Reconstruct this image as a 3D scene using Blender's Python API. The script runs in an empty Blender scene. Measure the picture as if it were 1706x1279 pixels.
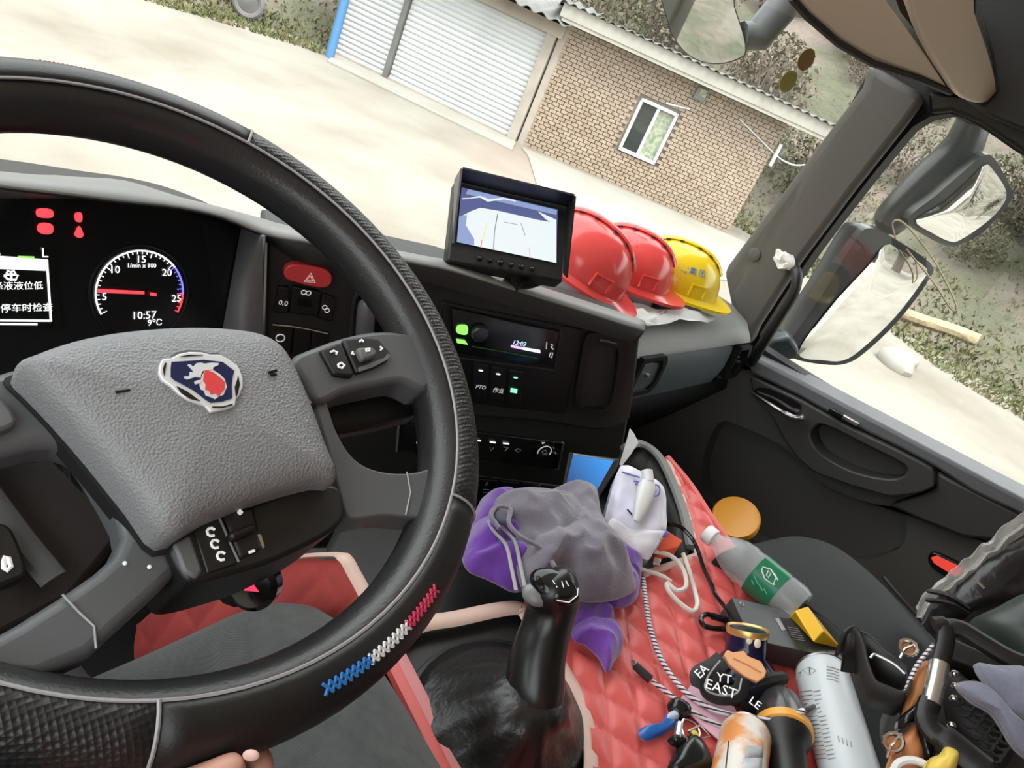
import bpy, bmesh, math, random
from mathutils import Vector as V, Matrix, noise
sin, cos, pi = math.sin, math.cos, math.pi
R = math.radians
random.seed(7)
sc = bpy.context.scene
col = sc.collection

# ---------------------------------------------------------------- camera
YAW, PITCH, ROLL, FPX = R(56), R(27), R(25), 1280.0
_F = V((sin(YAW)*cos(PITCH), cos(YAW)*cos(PITCH), -sin(PITCH)))
_Rt = V((cos(YAW), -sin(YAW), 0))
_D = _F.cross(_Rt)
CX = cos(ROLL)*_Rt - sin(ROLL)*_D
CY = sin(ROLL)*_Rt + cos(ROLL)*_D
cam_d = bpy.data.cameras.new('camera')
cam = bpy.data.objects.new('camera', cam_d)
col.objects.link(cam)
cam.matrix_world = Matrix((( CX.x, -CY.x, -_F.x, 0), (CX.y, -CY.y, -_F.y, 0), (CX.z, -CY.z, -_F.z, 0), (0, 0, 0, 1)))
cam_d.sensor_width = 36
cam_d.sensor_fit = 'HORIZONTAL'
cam_d.lens = FPX*36/1706
cam_d.clip_start = 0.02
sc.camera = cam

# ---------------------------------------------------------------- sky and exposure
sc.view_settings.view_transform = 'Standard'
sc.view_settings.look = 'None'
sc.view_settings.gamma = 1
sc.view_settings.use_curve_mapping = False
sc.view_settings.exposure = 2.1
w = bpy.data.worlds.new('overcast_sky')
sc.world = w
w.use_nodes = True
wn = w.node_tree.nodes
bg = wn['Background']
bg.inputs['Color'].default_value = (0.95, 0.98, 1.0, 1)
bg.inputs['Strength'].default_value = 1.0
sun_d = bpy.data.lights.new('sun', 'SUN')
sun_d.energy = 1.3
sun_d.angle = R(25)
sun_d.color = (1, .97, .92)
sun = bpy.data.objects.new('sun', sun_d)
col.objects.link(sun)
sun.rotation_euler = V((.25, .45, -1)).to_track_quat('-Z', 'Y').to_euler()

# ---------------------------------------------------------------- helpers
def ray(px, py):
    return (CX*((px-853)/FPX) + CY*((py-639.5)/FPX) + _F).normalized()

def at(px, py, x=None, y=None, z=None, d=None, pl=None):
    """the point of a real plane that the photograph shows at a pixel"""
    v = ray(px, py)
    if x is not None: return v*(x/v.x)
    if y is not None: return v*(y/v.y)
    if z is not None: return v*(z/v.z)
    if pl is not None: return v*(pl[0].dot(pl[1])/pl[0].dot(v))
    return v*d

class Pl:
    """a plane with a frame: o origin, u right, v up, n towards the viewer"""
    def __init__(s, o, u, v):
        s.o = V(o); s.u = V(u).normalized(); n = s.u.cross(V(v)).normalized(); s.n = n; s.v = n.cross(s.u)
    def px(s, x, y, d=0):
        return at(x, y, pl=(s.n, s.o + s.n*d))
    def uv(s, a, b, d=0):
        return s.o + s.u*a + s.v*b + s.n*d
    def loc(s, p):
        q = p - s.o
        return q.dot(s.u), q.dot(s.v)
    def pts(s, L, d=0):
        return [s.px(a, b, d) for a, b in L]

def catmull(P, n=6, closed=False):
    P = [V(p) for p in P]
    out = []
    m = len(P)
    for i in range(m if closed else m-1):
        if closed:
            a, b, c, e = P[i-1], P[i], P[(i+1) % m], P[(i+2) % m]
        else:
            b, c = P[i], P[i+1]
            a = P[i-1] if i else b*2-c
            e = P[i+2] if i+2 < m else c*2-b
        for k in range(n):
            t = k/n
            out.append(.5*((2*b) + (c-a)*t + (2*a-5*b+4*c-e)*t*t + (3*b-a-3*c+e)*t**3))
    if not closed: out.append(P[-1])
    return out

def cat2(L, n=5, closed=True):
    return [(p.x, p.y) for p in catmull([V((a, b, 0)) for a, b in L], n, closed)]

def resample(P, n, closed=True):
    P = [V(p) for p in P]
    Q = P + [P[0]] if closed else P
    S = [0]
    for a, b in zip(Q, Q[1:]): S.append(S[-1] + (b-a).length)
    out = []; j = 0
    for i in range(n):
        t = S[-1]*i/(n if closed else n-1)
        while j < len(S)-2 and S[j+1] < t: j += 1
        k = (t-S[j])/max(1e-9, S[j+1]-S[j])
        out.append(Q[j].lerp(Q[j+1], min(1, k)))
    return out

class MB:
    def __init__(s): s.v = []; s.f = []
    def add(s, vs, fs):
        b = len(s.v); s.v += [V(x) for x in vs]; s.f += [tuple(i+b for i in q) for q in fs]; return s
    def box(s, c, a, b, e):
        c, a, b, e = V(c), V(a), V(b), V(e)
        vs = [c+i*a+j*b+k*e for k in (-1, 1) for j in (-1, 1) for i in (-1, 1)]
        return s.add(vs, [(0, 2, 3, 1), (4, 5, 7, 6), (0, 1, 5, 4), (2, 6, 7, 3), (0, 4, 6, 2), (1, 3, 7, 5)])
    def aabb(s, lo, hi):
        lo, hi = V(lo), V(hi); h = (hi-lo)/2
        return s.box((lo+hi)/2, (h.x, 0, 0), (0, h.y, 0), (0, 0, h.z))
    def prism(s, P, ext):
        P = [V(p) for p in P]; ext = V(ext); n = len(P)
        return s.add(P + [p+ext for p in P], [tuple(range(n)), tuple(range(2*n-1, n-1, -1))] + [(i, i+n, (i+1) % n+n, (i+1) % n) for i in range(n)])
    def loft(s, rings, closed=True, caps=True):
        n = len(rings[0]); vs = [p for r in rings for p in r]; fs = []
        for j in range(len(rings)-1):
            for i in range(n if closed else n-1):
                k = (i+1) % n
                fs.append((j*n+i, j*n+k, (j+1)*n+k, (j+1)*n+i))
        if caps and closed:
            fs += [tuple(range(n)), tuple(range((len(rings)-1)*n, len(rings)*n))[::-1]]
        return s.add(vs, fs)
    def tube(s, path, r, n=8, closed=False, flat=None, up=None):
        path = [V(p) for p in path]; m = len(path); rings = []
        if isinstance(r, (list, tuple)) and len(r) != m:
            q = [i*(len(r)-1)/max(1, m-1) for i in range(m)]
            r = [r[int(t)]+(r[min(int(t)+1, len(r)-1)]-r[int(t)])*(t-int(t)) for t in q]
        T0 = None; N0 = None
        for i, p in enumerate(path):
            a = path[i-1] if (i or closed) else p
            b = path[(i+1) % m] if (i < m-1 or closed) else p
            t = (b-a).normalized()
            if N0 is None:
                ref = V(up) if up else (V((0, 0, 1)) if abs(t.z) < .9 else V((1, 0, 0)))
                N0 = (ref - t*ref.dot(t)).normalized()
            else:
                if up: ref = V(up); N0 = (ref - t*ref.dot(t)).normalized()
                else: N0 = (N0 - t*N0.dot(t)).normalized()
            B = t.cross(N0)
            rr = r[i] if isinstance(r, (list, tuple)) else r
            fl = flat if flat else 1
            rings.append([p + (N0*cos(2*pi*k/n)*fl + B*sin(2*pi*k/n))*rr for k in range(n)])
        if closed: rings.append(rings[0])
        return s.loft(rings, True, not closed)
    def lathe(s, prof, o, ax, n=24, ref=None):
        ax = V(ax).normalized(); o = V(o)
        ref = V(ref) if ref else (V((0, 0, 1)) if abs(ax.z) < .9 else V((1, 0, 0)))
        u = (ref-ax*ref.dot(ax)).normalized(); w_ = ax.cross(u)
        return s.loft([[o+ax*h+(u*cos(2*pi*k/n)+w_*sin(2*pi*k/n))*max(r, 1e-5) for k in range(n)] for r, h in prof])
    def grid(s, rows):
        n = len(rows[0]); m = len(rows)
        return s.add([p for r in rows for p in r], [(j*n+i, j*n+i+1, (j+1)*n+i+1, (j+1)*n+i) for j in range(m-1) for i in range(n-1)])
    def ell(s, c, a, b, e, n=16, m=10):
        c, a, b, e = V(c), V(a), V(b), V(e)
        return s.loft([[c+e*cos(pi*j/m)+(a*cos(2*pi*i/n)+b*sin(2*pi*i/n))*max(sin(pi*j/m), 1e-4) for i in range(n)] for j in range(m+1)])
    def build(s, name, mt, parent=None, ang=40, bevel=0, seg=2, solid=0, sub=0, recalc=True, remesh=False):
        vs = s.v
        c = V((0, 0, 0))
        if vs:
            lo = V([min(p[i] for p in vs) for i in range(3)]); hi = V([max(p[i] for p in vs) for i in range(3)]); c = (lo+hi)/2
        me = bpy.data.meshes.new(name)
        me.from_pydata([tuple(p-c) for p in vs], [], s.f)
        if recalc:
            bm = bmesh.new(); bm.from_mesh(me)
            bmesh.ops.recalc_face_normals(bm, faces=bm.faces); bm.to_mesh(me); bm.free()
        me.validate()
        if mt: me.materials.append(mt)
        if ang: me.shade_smooth(); me.set_sharp_from_angle(angle=R(ang))
        o = bpy.data.objects.new(name, me)
        col.objects.link(o)
        place(o, c, parent)
        if bevel:
            b = o.modifiers.new('bevel', 'BEVEL'); b.width = bevel; b.segments = seg; b.limit_method = 'ANGLE'; b.angle_limit = R(35)
            me.shade_smooth(); b.harden_normals = False
        if solid:
            b = o.modifiers.new('solid', 'SOLIDIFY'); b.thickness = solid; b.offset = 0
        if sub:
            b = o.modifiers.new('sub', 'SUBSURF'); b.levels = sub; b.render_levels = sub
        return o

WORLD = {}
def wloc(o):
    return WORLD.get(o.name, V((0, 0, 0)))
def place(o, c, parent):
    WORLD[o.name] = V(c)
    if parent is not None:
        o.parent = parent; o.location = V(c)-wloc(parent)
    else:
        o.location = c

def tag(o, label, cat=None, group=None, kind=None):
    if label: o['label'] = label
    if cat: o['category'] = cat
    if group: o['group'] = group
    if kind: o['kind'] = kind
    return o

def thing(name, label, cat, loc=(0, 0, 0), group=None, kind=None):
    o = bpy.data.objects.new(name, None)
    o.empty_display_size = .05
    col.objects.link(o); place(o, V(loc), None)
    return tag(o, label, cat, group, kind)

def copy_tree(o, off, parent=None):
    c = o.copy(); col.objects.link(c)
    WORLD[c.name] = wloc(o)+V(off)
    if parent is None: c.location = V(o.location)+V(off)
    else: c.parent = parent
    for ch in [x for x in bpy.data.objects if x.parent == o]: copy_tree(ch, off, c)
    return c

def rrect(P, a, b, wd, ht, r, d=0, n=4):
    """rounded rectangle in the frame P centred at (a,b)"""
    out = []
    for cx_, cy_, s0 in ((1, 1, 0), (-1, 1, 90), (-1, -1, 180), (1, -1, 270)):
        for k in range(n+1):
            t = R(s0+90*k/n)
            out.append(P.uv(a+cx_*(wd/2-r)+r*cos(t), b+cy_*(ht/2-r)+r*sin(t), d))
    return out

def text(st, P, a, b, size, mt, parent, d=.0006, name='lettering', ext=.0002, rot=0, align='CENTER', sx=1):
    cu = bpy.data.curves.new(name, 'FONT')
    cu.body = st; cu.size = size; cu.extrude = ext; cu.align_x = align; cu.align_y = 'CENTER'; cu.resolution_u = 2
    tmp = bpy.data.objects.new(name, cu); col.objects.link(tmp)
    bpy.context.view_layer.update()
    me = bpy.data.meshes.new_from_object(tmp.evaluated_get(bpy.context.evaluated_depsgraph_get()))
    bpy.data.objects.remove(tmp); bpy.data.curves.remove(cu)
    c = P.uv(a, b, d)
    u = P.u*cos(rot)+P.v*sin(rot); v = P.v*cos(rot)-P.u*sin(rot)
    for q in me.vertices:
        x, y, z = q.co; q.co = u*x*sx+v*y+P.n*z
    me.materials.clear(); me.materials.append(mt)
    me.name = name
    o = bpy.data.objects.new(name, me); col.objects.link(o); place(o, c, parent)
    return o

def pillow(outline, zf, rings=7, prof=lambda s: 1-s**2.5, hmax=.02, fold=None, c=None, up=V((0, 0, 1)), bottom=True):
    """a soft closed shape: outline points (on what carries it), swelling by hmax towards up, with folds"""
    m = MB(); n = len(outline)
    c = sum(outline, V((0, 0, 0)))/n if c is None else V(c)
    vs = []; fs = []
    for j in range(rings+1):
        s_ = 1-j/rings
        for i, o in enumerate(outline):
            p = c.lerp(o, max(s_, .002))
            h = hmax*prof(s_)
            if fold: h += fold(p, s_, i/n)
            vs.append(p+up*(h+zf))
    for j in range(rings):
        for i in range(n):
            k = (i+1) % n
            fs.append((j*n+i, j*n+k, (j+1)*n+k, (j+1)*n+i))
    if bottom: fs.append(tuple(range(n)))
    return m.add(vs, fs)

def ringface(m, outer, inner, ext, floor=True, n=64, depth=None):
    """a raised slab with a recess: outer and inner loops resampled to match; ext = vector from the front face back"""
    ext = V(ext)
    O = resample(outer, n); I = resample(inner, n)
    k = min(range(n), key=lambda q: sum((O[i]-I[(i+q) % n]).length for i in range(0, n, 4)))
    I = I[k:]+I[:k]
    dep = V(depth) if depth is not None else ext
    m.loft([[p+ext for p in O], O, I, [p+dep for p in I]], True, False)
    if floor: m.add([p+dep for p in I], [tuple(range(n))])
    m.add([p+ext for p in O], [tuple(range(n))])
    return m

# ---------------------------------------------------------------- materials
def mat(name, c, rough=.5, metal=0, spec=.5, bump=None, var=None, emit=None, coat=0, alpha=None, sheen=0, trans=0, voro=None, wave=None):
    m = bpy.data.materials.new(name); m.use_nodes = True
    nt = m.node_tree; N = nt.nodes; L = nt.links; b = N['Principled BSDF']
    b.inputs['Base Color'].default_value = (*c, 1); b.inputs['Roughness'].default_value = rough
    b.inputs['Metallic'].default_value = metal; b.inputs['Specular IOR Level'].default_value = spec
    b.inputs['Coat Weight'].default_value = coat; b.inputs['Sheen Weight'].default_value = sheen
    b.inputs['Transmission Weight'].default_value = trans
    if alpha is not None: b.inputs['Alpha'].default_value = alpha
    if emit: b.inputs['Emission Color'].default_value = (*emit[0], 1); b.inputs['Emission Strength'].default_value = emit[1]
    tc = N.new('ShaderNodeTexCoord')
    if var:   # (scale, colour 2, low, high)
        nz = N.new('ShaderNodeTexNoise'); nz.inputs['Scale'].default_value = var[0]; nz.inputs['Detail'].default_value = 6
        L.new(tc.outputs['Object'], nz.inputs['Vector'])
        rp = N.new('ShaderNodeMapRange'); rp.inputs[1].default_value = var[2]; rp.inputs[2].default_value = var[3]
        L.new(nz.outputs['Fac'], rp.inputs[0])
        mx = N.new('ShaderNodeMix'); mx.data_type = 'RGBA'
        mx.inputs[6].default_value = (*c, 1); mx.inputs[7].default_value = (*var[1], 1)
        L.new(rp.outputs[0], mx.inputs[0]); L.new(mx.outputs[2], b.inputs['Base Color'])
    src = None
    if bump:  # (scale, strength, distance)
        nz = N.new('ShaderNodeTexNoise'); nz.inputs['Scale'].default_value = bump[0]; nz.inputs['Detail'].default_value = 4
        L.new(tc.outputs['Object'], nz.inputs['Vector']); src = (nz.outputs['Fac'], bump)
    if voro:
        nz = N.new('ShaderNodeTexVoronoi'); nz.inputs['Scale'].default_value = voro[0]
        if len(voro) > 3: nz.inputs['Randomness'].default_value = voro[3]
        L.new(tc.outputs['Object'], nz.inputs['Vector']); src = (nz.outputs['Distance'], voro)
    if wave:
        nz = N.new('ShaderNodeTexWave'); nz.inputs['Scale'].default_value = wave[0]; nz.inputs['Distortion'].default_value = 1.0
        L.new(tc.outputs['Object'], nz.inputs['Vector']); src = (nz.outputs['Fac'], wave)
    if src:
        bp = N.new('ShaderNodeBump'); bp.inputs['Strength'].default_value = src[1][1]; bp.inputs['Distance'].default_value = src[1][2]
        L.new(src[0], bp.inputs['Height']); L.new(bp.outputs[0], b.inputs['Normal'])
    return m

def glassmat(name, tint, gloss=.06, rough=.02):
    m = bpy.data.materials.new(name); m.use_nodes = True
    nt = m.node_tree; N = nt.nodes; L = nt.links
    N.remove(N['Principled BSDF'])
    t = N.new('ShaderNodeBsdfTransparent'); t.inputs[0].default_value = (*tint, 1)
    g = N.new('ShaderNodeBsdfGlossy'); g.inputs['Roughness'].default_value = rough
    x = N.new('ShaderNodeMixShader'); x.inputs[0].default_value = gloss
    L.new(t.outputs[0], x.inputs[1]); L.new(g.outputs[0], x.inputs[2]); L.new(x.outputs[0], N['Material Output'].inputs['Surface'])
    return m

def lum(name, c, s): return mat(name, (c[0]*.1, c[1]*.1, c[2]*.1), .5, emit=(c, s))

M = dict(
    plastic=mat('dark_soft_plastic', (.022, .022, .021), .55, bump=(900, .12, .001)),
    black=mat('black_plastic', (.009, .009, .009), .45, bump=(900, .1, .001)),
    gloss=mat('gloss_black', (.010, .010, .011), .12),
    dashtop=mat('dash_top_plastic', (.21, .21, .20), .5, bump=(700, .15, .001)),
    grey=mat('grey_plastic', (.13, .132, .14), .45, bump=(700, .15, .001)),
    pillar=mat('pillar_plastic', (.085, .08, .073), .6, bump=(500, .15, .001)),
    leather=mat('wheel_leather', (.026, .0255, .027), .30, bump=(500, .25, .001)),
    pebble=mat('pebbled_airbag', (.235, .24, .25), .5, voro=(650, .6, .0008)),
    spoke=mat('spoke_plastic', (.105, .11, .116), .42, bump=(800, .1, .001)),
    perf=mat('perforated_leather', (.018, .018, .018), .45, voro=(330, .9, .0012, 0)),
    cover=mat('cover_leather', (.012, .012, .012), .45, bump=(500, .2, .001)),
    chrome=mat('chrome', (.75, .74, .73), .18, 1),
    steel=mat('brushed_steel', (.55, .55, .54), .35, 1),
    white=mat('white_plastic', (.75, .75, .75), .4),
    print=mat('white_print', (.8, .8, .8), .5, emit=((1, 1, 1), .07)),
    thread=mat('light_thread', (.35, .34, .35), .6),
    red=mat('red_plastic', (.75, .06, .065), .3),
    redshell=mat('red_helmet_shell', (.80, .085, .08), .17),
    yellowshell=mat('yellow_helmet_shell', (.85, .60, .02), .2),
    quilt=mat('red_quilted_leather', (.70, .115, .105), .40, bump=(400, .2, .001)),
    piping=mat('pale_piping', (.72, .50, .42), .5),
    pinkpiping=mat('pink_piping', (.62, .22, .22), .5),
    door=mat('door_plastic', (.046, .044, .042), .5, bump=(700, .12, .001)),
    rubber=mat('black_rubber', (.010, .010, .010), .6),
    boot=mat('black_boot_leather', (.014, .0135, .013), .33, bump=(120, .35, .003)),
    seat=mat('seat_fabric', (.017, .0195, .0195), .7, spec=.25, bump=(600, .2, .001)),
    lit_w=lum('lit_white', (1, 1, 1), 0.34),
    lit_r=lum('lit_red', (1, .06, .08), 0.36),
    lit_g=lum('lit_green', (.25, 1, .55), 0.32),
    lit_lime=lum('lit_lime', (.35, 1, .15), 0.26),
    lit_b=lum('lit_blue', (.2, .2, 1), 0.36),
    lit_p=lum('lit_pink', (1, .45, .8), 0.34),
    glass=glassmat('clear_glass', (.97, .98, .97), .035),
    mirror=mat('mirror_glass', (.86, .87, .86), .02, 1),
    visor=mat('beige_visor', (.86, .77, .65), .7, bump=(500, .15, .001)),
    paper=mat('white_paper', (.75, .75, .73), .8, bump=(60, .5, .004)),
)

# ================================================================ THE YARD OUTSIDE
GZ = -2.7
M['ground'] = mat('pale_packed_ground', (.220, .205, .172), .9, var=(.6, (.155, .136, .104), .42, .72), bump=(3, .3, .05))
M['hill'] = mat('scrubby_hillside', (.165, .135, .112), .95, var=(.55, (.085, .088, .055), .40, .62), bump=(2.5, .8, .3))
M['concrete'] = mat('pale_concrete', (.27, .26, .23), .85, var=(1.2, (.23, .215, .18), .45, .8))
M['brick'] = mat('tan_brick', (.265, .195, .142), .9, var=(9, (.36, .285, .22), .35, .68), bump=(30, .4, .01))
M['mortar'] = mat('pale_mortar', (.30, .262, .21), .9)
M['shutter'] = mat('white_shutter_metal', (.46, .475, .48), .4, var=(2, (.38, .395, .41), .5, .85))
M['render'] = mat('cement_render', (.36, .325, .28), .9, var=(3, (.28, .235, .20), .4, .8))
M['roofsheet'] = mat('roof_sheet', (.135, .135, .128), .7, var=(4, (.10, .099, .092), .4, .75))
M['eave'] = mat('eave_board', (.34, .325, .285), .8, var=(3, (.27, .26, .225), .45, .8))
M['darkglass'] = mat('dark_window_glass', (.02, .028, .026), .08)
M['curtain'] = mat('pale_curtain', (.33, .36, .27), .8, var=(14, (.16, .20, .13), .4, .65))
M['upvc'] = mat('white_window_frame', (.55, .56, .59), .4)
M['bluepaint'] = mat('blue_paint', (.07, .20, .40), .5)
M['timber'] = mat('weathered_timber', (.42, .33, .2), .8, var=(18, (.28, .22, .14), .4, .7))
M['leaf'] = mat('scrub_leaves', (.06, .072, .03), .8, var=(2, (.10, .08, .05), .35, .7))
M['leafdark'] = mat('dark_leaves', (.024, .036, .020), .8, var=(2, (.042, .048, .028), .35, .7))
M['twig'] = mat('brown_twigs', (.145, .115, .09), .9)
M['grass'] = mat('dry_grass', (.095, .105, .036), .9, var=(1.2, (.165, .142, .072), .4, .65))

_R0 = [(-180, 34), (-150, 34), (-60, 30), (-20, 24), (5, 17), (20, 14.6), (35, 15.5), (48, 17.5), (60, 18.0), (66, 16.6), (74, 15.2), (84, 14.0), (95, 14.0), (120, 17), (150, 30), (180, 34)]
def r0(az):
    for (a, ra), (b, rb) in zip(_R0, _R0[1:]):
        if a <= az <= b:
            t = (az-a)/(b-a); t = t*t*(3-2*t); return ra+(rb-ra)*t
    return 34
def hill_z(az, r):
    e = max(0, r-r0(az))
    p = V((r*sin(R(az)), r*cos(R(az)), 0))
    return GZ + min(e*.50, 15+e*.06) + noise.noise(p*.22)*min(1, e/4)*1.1 + noise.noise(p*.7)*min(1, e/2)*.35
rows = []
for az in range(-180, 181, 3):
    rows.append([V((r*sin(R(az)), r*cos(R(az)), GZ)) for r in [0.5, 3, 6, 9, 12, r0(az)*.95, r0(az)+1.0]])
g = MB().grid(rows).build('ground', M['ground'], recalc=False)
tag(g, 'pale packed earth yard outside the windows', kind='structure')
rows = []
for az in range(-180, 181, 2):
    rows.append([V((r*sin(R(az)), r*cos(R(az)), hill_z(az, r)-(.12 if k == 0 else 0))) for k, r in enumerate([r0(az)-.1]+[r0(az)+q for q in (.5, 1, 2, 3, 4, 5.5, 7, 9, 11, 14, 17, 21, 26, 32, 40)])])
h = MB().grid(rows).build('hill', M['hill'], recalc=False)
tag(h, 'scrubby brown hillside behind the sheds and the road', kind='structure')

# grass at the foot of the hill
m = MB()
for i in range(16000):
    u = random.random()
    if i < 13000: az = random.uniform(62, 101); r = r0(az)-.9+abs(random.gauss(0, 2.2))
    else: az = random.uniform(22, 34.5); r = r0(az)-.8+abs(random.gauss(0, 1.0))
    z = hill_z(az, r)
    p = V((r*sin(R(az)), r*cos(R(az)), z-.02)); a = random.uniform(0, pi); s = random.uniform(.03, .11)
    q = V((cos(a), sin(a), 0))*s*.35; t = V((random.gauss(0, .5), random.gauss(0, .5), 1))*s
    m.add([p-q, p+q, p+t], [(0, 1, 2)])
tag(m.build('grass', M['grass'], ang=0, recalc=False), 'dry green-brown grass along the foot of the bank', 'grass', kind='stuff')

# scrub bushes
def bush(name, mt, nl, rx, rz):
    lf = MB(); tw = MB()
    for i in range(9):
        a = random.uniform(0, 2*pi); e = V((cos(a)*rx*.7*random.random(), sin(a)*rx*.7*random.random(), rz*random.uniform(1.0, 1.9)))
        tw.tube([V((0, 0, -.3)), e*.5+V((random.gauss(0, .1), random.gauss(0, .1), 0)), e], [.05, .03, .01], 5)
    for i in range(nl):
        while True:
            d = V((random.uniform(-1, 1), random.uniform(-1, 1), random.uniform(-1, 1)))
            if .35 < d.length < 1: break
        p = V((d.x*rx, d.y*rx, d.z*rz+rz)); s = random.uniform(.025, .075)
        q = V((random.gauss(0, 1), random.gauss(0, 1), random.gauss(0, 1))).normalized()*s
        w_ = q.cross(V((random.gauss(0, 1), random.gauss(0, 1), random.gauss(0, 1)))).normalized()*s*.5
        lf.add([p-q, p-w_, p+q, p+w_], [(0, 1, 2, 3)])
    root = thing(name, 'x', 'bush')
    lf.build('foliage', mt, root, ang=0, recalc=False); tw.build('stem', M['twig'], root)
    return root
kinds = [bush('scrub_bush', M['leaf'], 2200, 1.1, .8), bush('evergreen_bush', M['leafdark'], 3600, 1.4, 1.1), bush('bare_bush', M['twig'], 1500, 1.0, .9)]
lab = ['yellow-green scrub bush growing on the hillside', 'dark evergreen bush growing on the hillside', 'bare brown leafless bush growing on the hillside']
used = [False]*3
spots = []
for i in range(85):
    az = random.uniform(18, 103); r = r0(az)+1.6+abs(random.gauss(0, 7))
    if az < 36 and r < r0(az)+2.5: continue
    spots.append((az, r))
spots += [(random.uniform(83, 101), 0) for i in range(14)]
spots = [(a, r) if r else (a, r0(a)+random.uniform(2.2, 9)) for a, r in spots]
for i, (az, r) in enumerate(spots):
    big = i >= len(spots)-14
    k = 1 if big else (1 if random.random() < .55 else random.choice([0, 2])) if az > 78 else random.choice([0, 2, 2, 2])
    o = kinds[k] if not used[k] else copy_tree(kinds[k], (0, 0, 0))
    used[k] = True
    o.location = (r*sin(R(az)), r*cos(R(az)), hill_z(az, r)-.1)
    o.rotation_euler.z = random.uniform(0, 6.28); s = random.uniform(1.1, 1.7) if big else random.uniform(.6, 1.25); o.scale = (s, s, s*random.uniform(.8, 1.3))
    where = 'left of the garage' if az < 36 else 'above the sheds' if az < 64 else 'beside the windscreen pillar' if az < 76 else 'outside the passenger window'
    tag(o, lab[k].replace('growing on the hillside', 'on the hillside '+where), 'bush', lab[k].split(' growing')[0]+'es '+where)

# far hedge of trees behind the truck, seen in the door mirrors
def tree(name):
    root = thing(name, 'tall leafy tree standing behind the yard in the mirrors', 'tree', group='trees at the back of the yard')
    lf = MB(); tr = MB().tube([V((0, 0, -.5)), V((.1, 0, 2)), V((0, .1, 5))], [.22, .16, .05], 7)
    for b in range(7):
        a = b*.9; tr.tube([V((0, 0, 1.6+b*.35)), V((cos(a)*.9, sin(a)*.9, 2.4+b*.4)), V((cos(a)*1.6, sin(a)*1.6, 3.2+b*.4))], [.08, .05, .02], 5)
    for i in range(1500):
        d = V((random.gauss(0, .85), random.gauss(0, .85), random.gauss(0, .9))); p = V((d.x, d.y, d.z*1.3+3.8)); s = random.uniform(.1, .22)
        q = V((random.gauss(0, 1), random.gauss(0, 1), random.gauss(0, 1))).normalized()*s
        w_ = q.cross(V((random.gauss(0, 1), random.gauss(0, 1), random.gauss(0, 1)))).normalized()*s*.5
        lf.add([p-q, p-w_, p+q, p+w_], [(0, 1, 2, 3)])
    tr.build('trunk', M['twig'], root); lf.build('crown', M['leafdark'], root, ang=0, recalc=False)
    return root
T0 = tree('yard_tree')
for i in range(6):
    o = T0 if i == 0 else copy_tree(T0, (0, 0, 0))
    az = 128+i*13; rr = r0(az)*.9
    o.location = (rr*sin(R(az)), rr*cos(R(az)), GZ if rr < r0(az) else hill_z(az, rr)); o.rotation_euler.z = i*1.3; s = 1+.25*sin(i*2.1); o.scale = (s, s, s)

# ---- brick shed
B0, B1 = at(872, 241, z=GZ), at(1212, 388, z=GZ)
BP = Pl(B0, B1-B0, (0, 0, 1))
BL = (B1-B0).length
BH = BP.loc(BP.px(958, 40))[1]
shed = thing('brick_shed', 'low tan brick shed with a white framed window and sheet roof', 'building', (B0+B1)/2)
m = MB()
m.box(BP.uv(BL/2, BH/2, -.86), BP.u*BL/2, BP.v*BH/2, BP.n*.8)
m.build('wall', M['mortar'], shed)
wx = [BP.loc(BP.px(*p)) for p in ((1071, 164), (1131, 188), (1091, 274), (1026, 248))]
wu0, wu1 = (wx[0][0]+wx[3][0])/2, (wx[1][0]+wx[2][0])/2
wv0, wv1 = (wx[2][1]+wx[3][1])/2, (wx[0][1]+wx[1][1])/2
m = MB()
cw, chh = .128, .063
for j in range(int(BH/chh)):
    for i in range(-1, int(BL/cw)+1):
        a = i*cw+(cw/2 if j % 2 else 0)+.006; b = j*chh+.004
        a1, b1 = min(BL, a+cw-.014), min(BH, b+chh-.010)
        a = max(0, a)
        if a1-a < .03: continue
        if a1 > wu0 and a < wu1 and b1 > wv0 and b < wv1: continue
        d = random.uniform(0, .012)
        m.box(BP.uv((a+a1)/2, (b+b1)/2, -.06+.03+d/2), BP.u*(a1-a)/2, BP.v*(b1-b)/2, BP.n*(.03+d/2))
o = m.build('brickwork', M['brick'], shed, ang=0, recalc=False); o['kind'] = 'stuff'
# window with two sashes
win = MB()
fw = .055
for a, b, c_, e in ((wu0, wu1, wv0, wv0+fw), (wu0, wu1, wv1-fw, wv1), (wu0, wu0+fw, wv0, wv1), (wu1-fw, wu1, wv0, wv1)):
    win.box(BP.uv((a+b)/2, (c_+e)/2, -.005), BP.u*(b-a)/2, BP.v*(e-c_)/2, BP.n*.045)
wf = win.build('window', M['upvc'], shed, bevel=.004)
mu = (wu0+wu1)/2
MB().box(BP.uv(mu, (wv0+wv1)/2, -.01), BP.u*.025, BP.v*(wv1-wv0)/2, BP.n*.03).build('mullion', M['upvc'], wf)
MB().box(BP.uv((wu0+mu)/2, (wv0+wv1)/2, -.04), BP.u*(mu-wu0)/2, BP.v*(wv1-wv0)/2, BP.n*.004).build('pane', M['darkglass'], wf)
MB().box(BP.uv((wu1+mu)/2, (wv0+wv1)/2, -.035), BP.u*(wu1-mu)/2, BP.v*(wv1-wv0)/2, BP.n*.004).build('pane', M['curtain'], wf)
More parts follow.
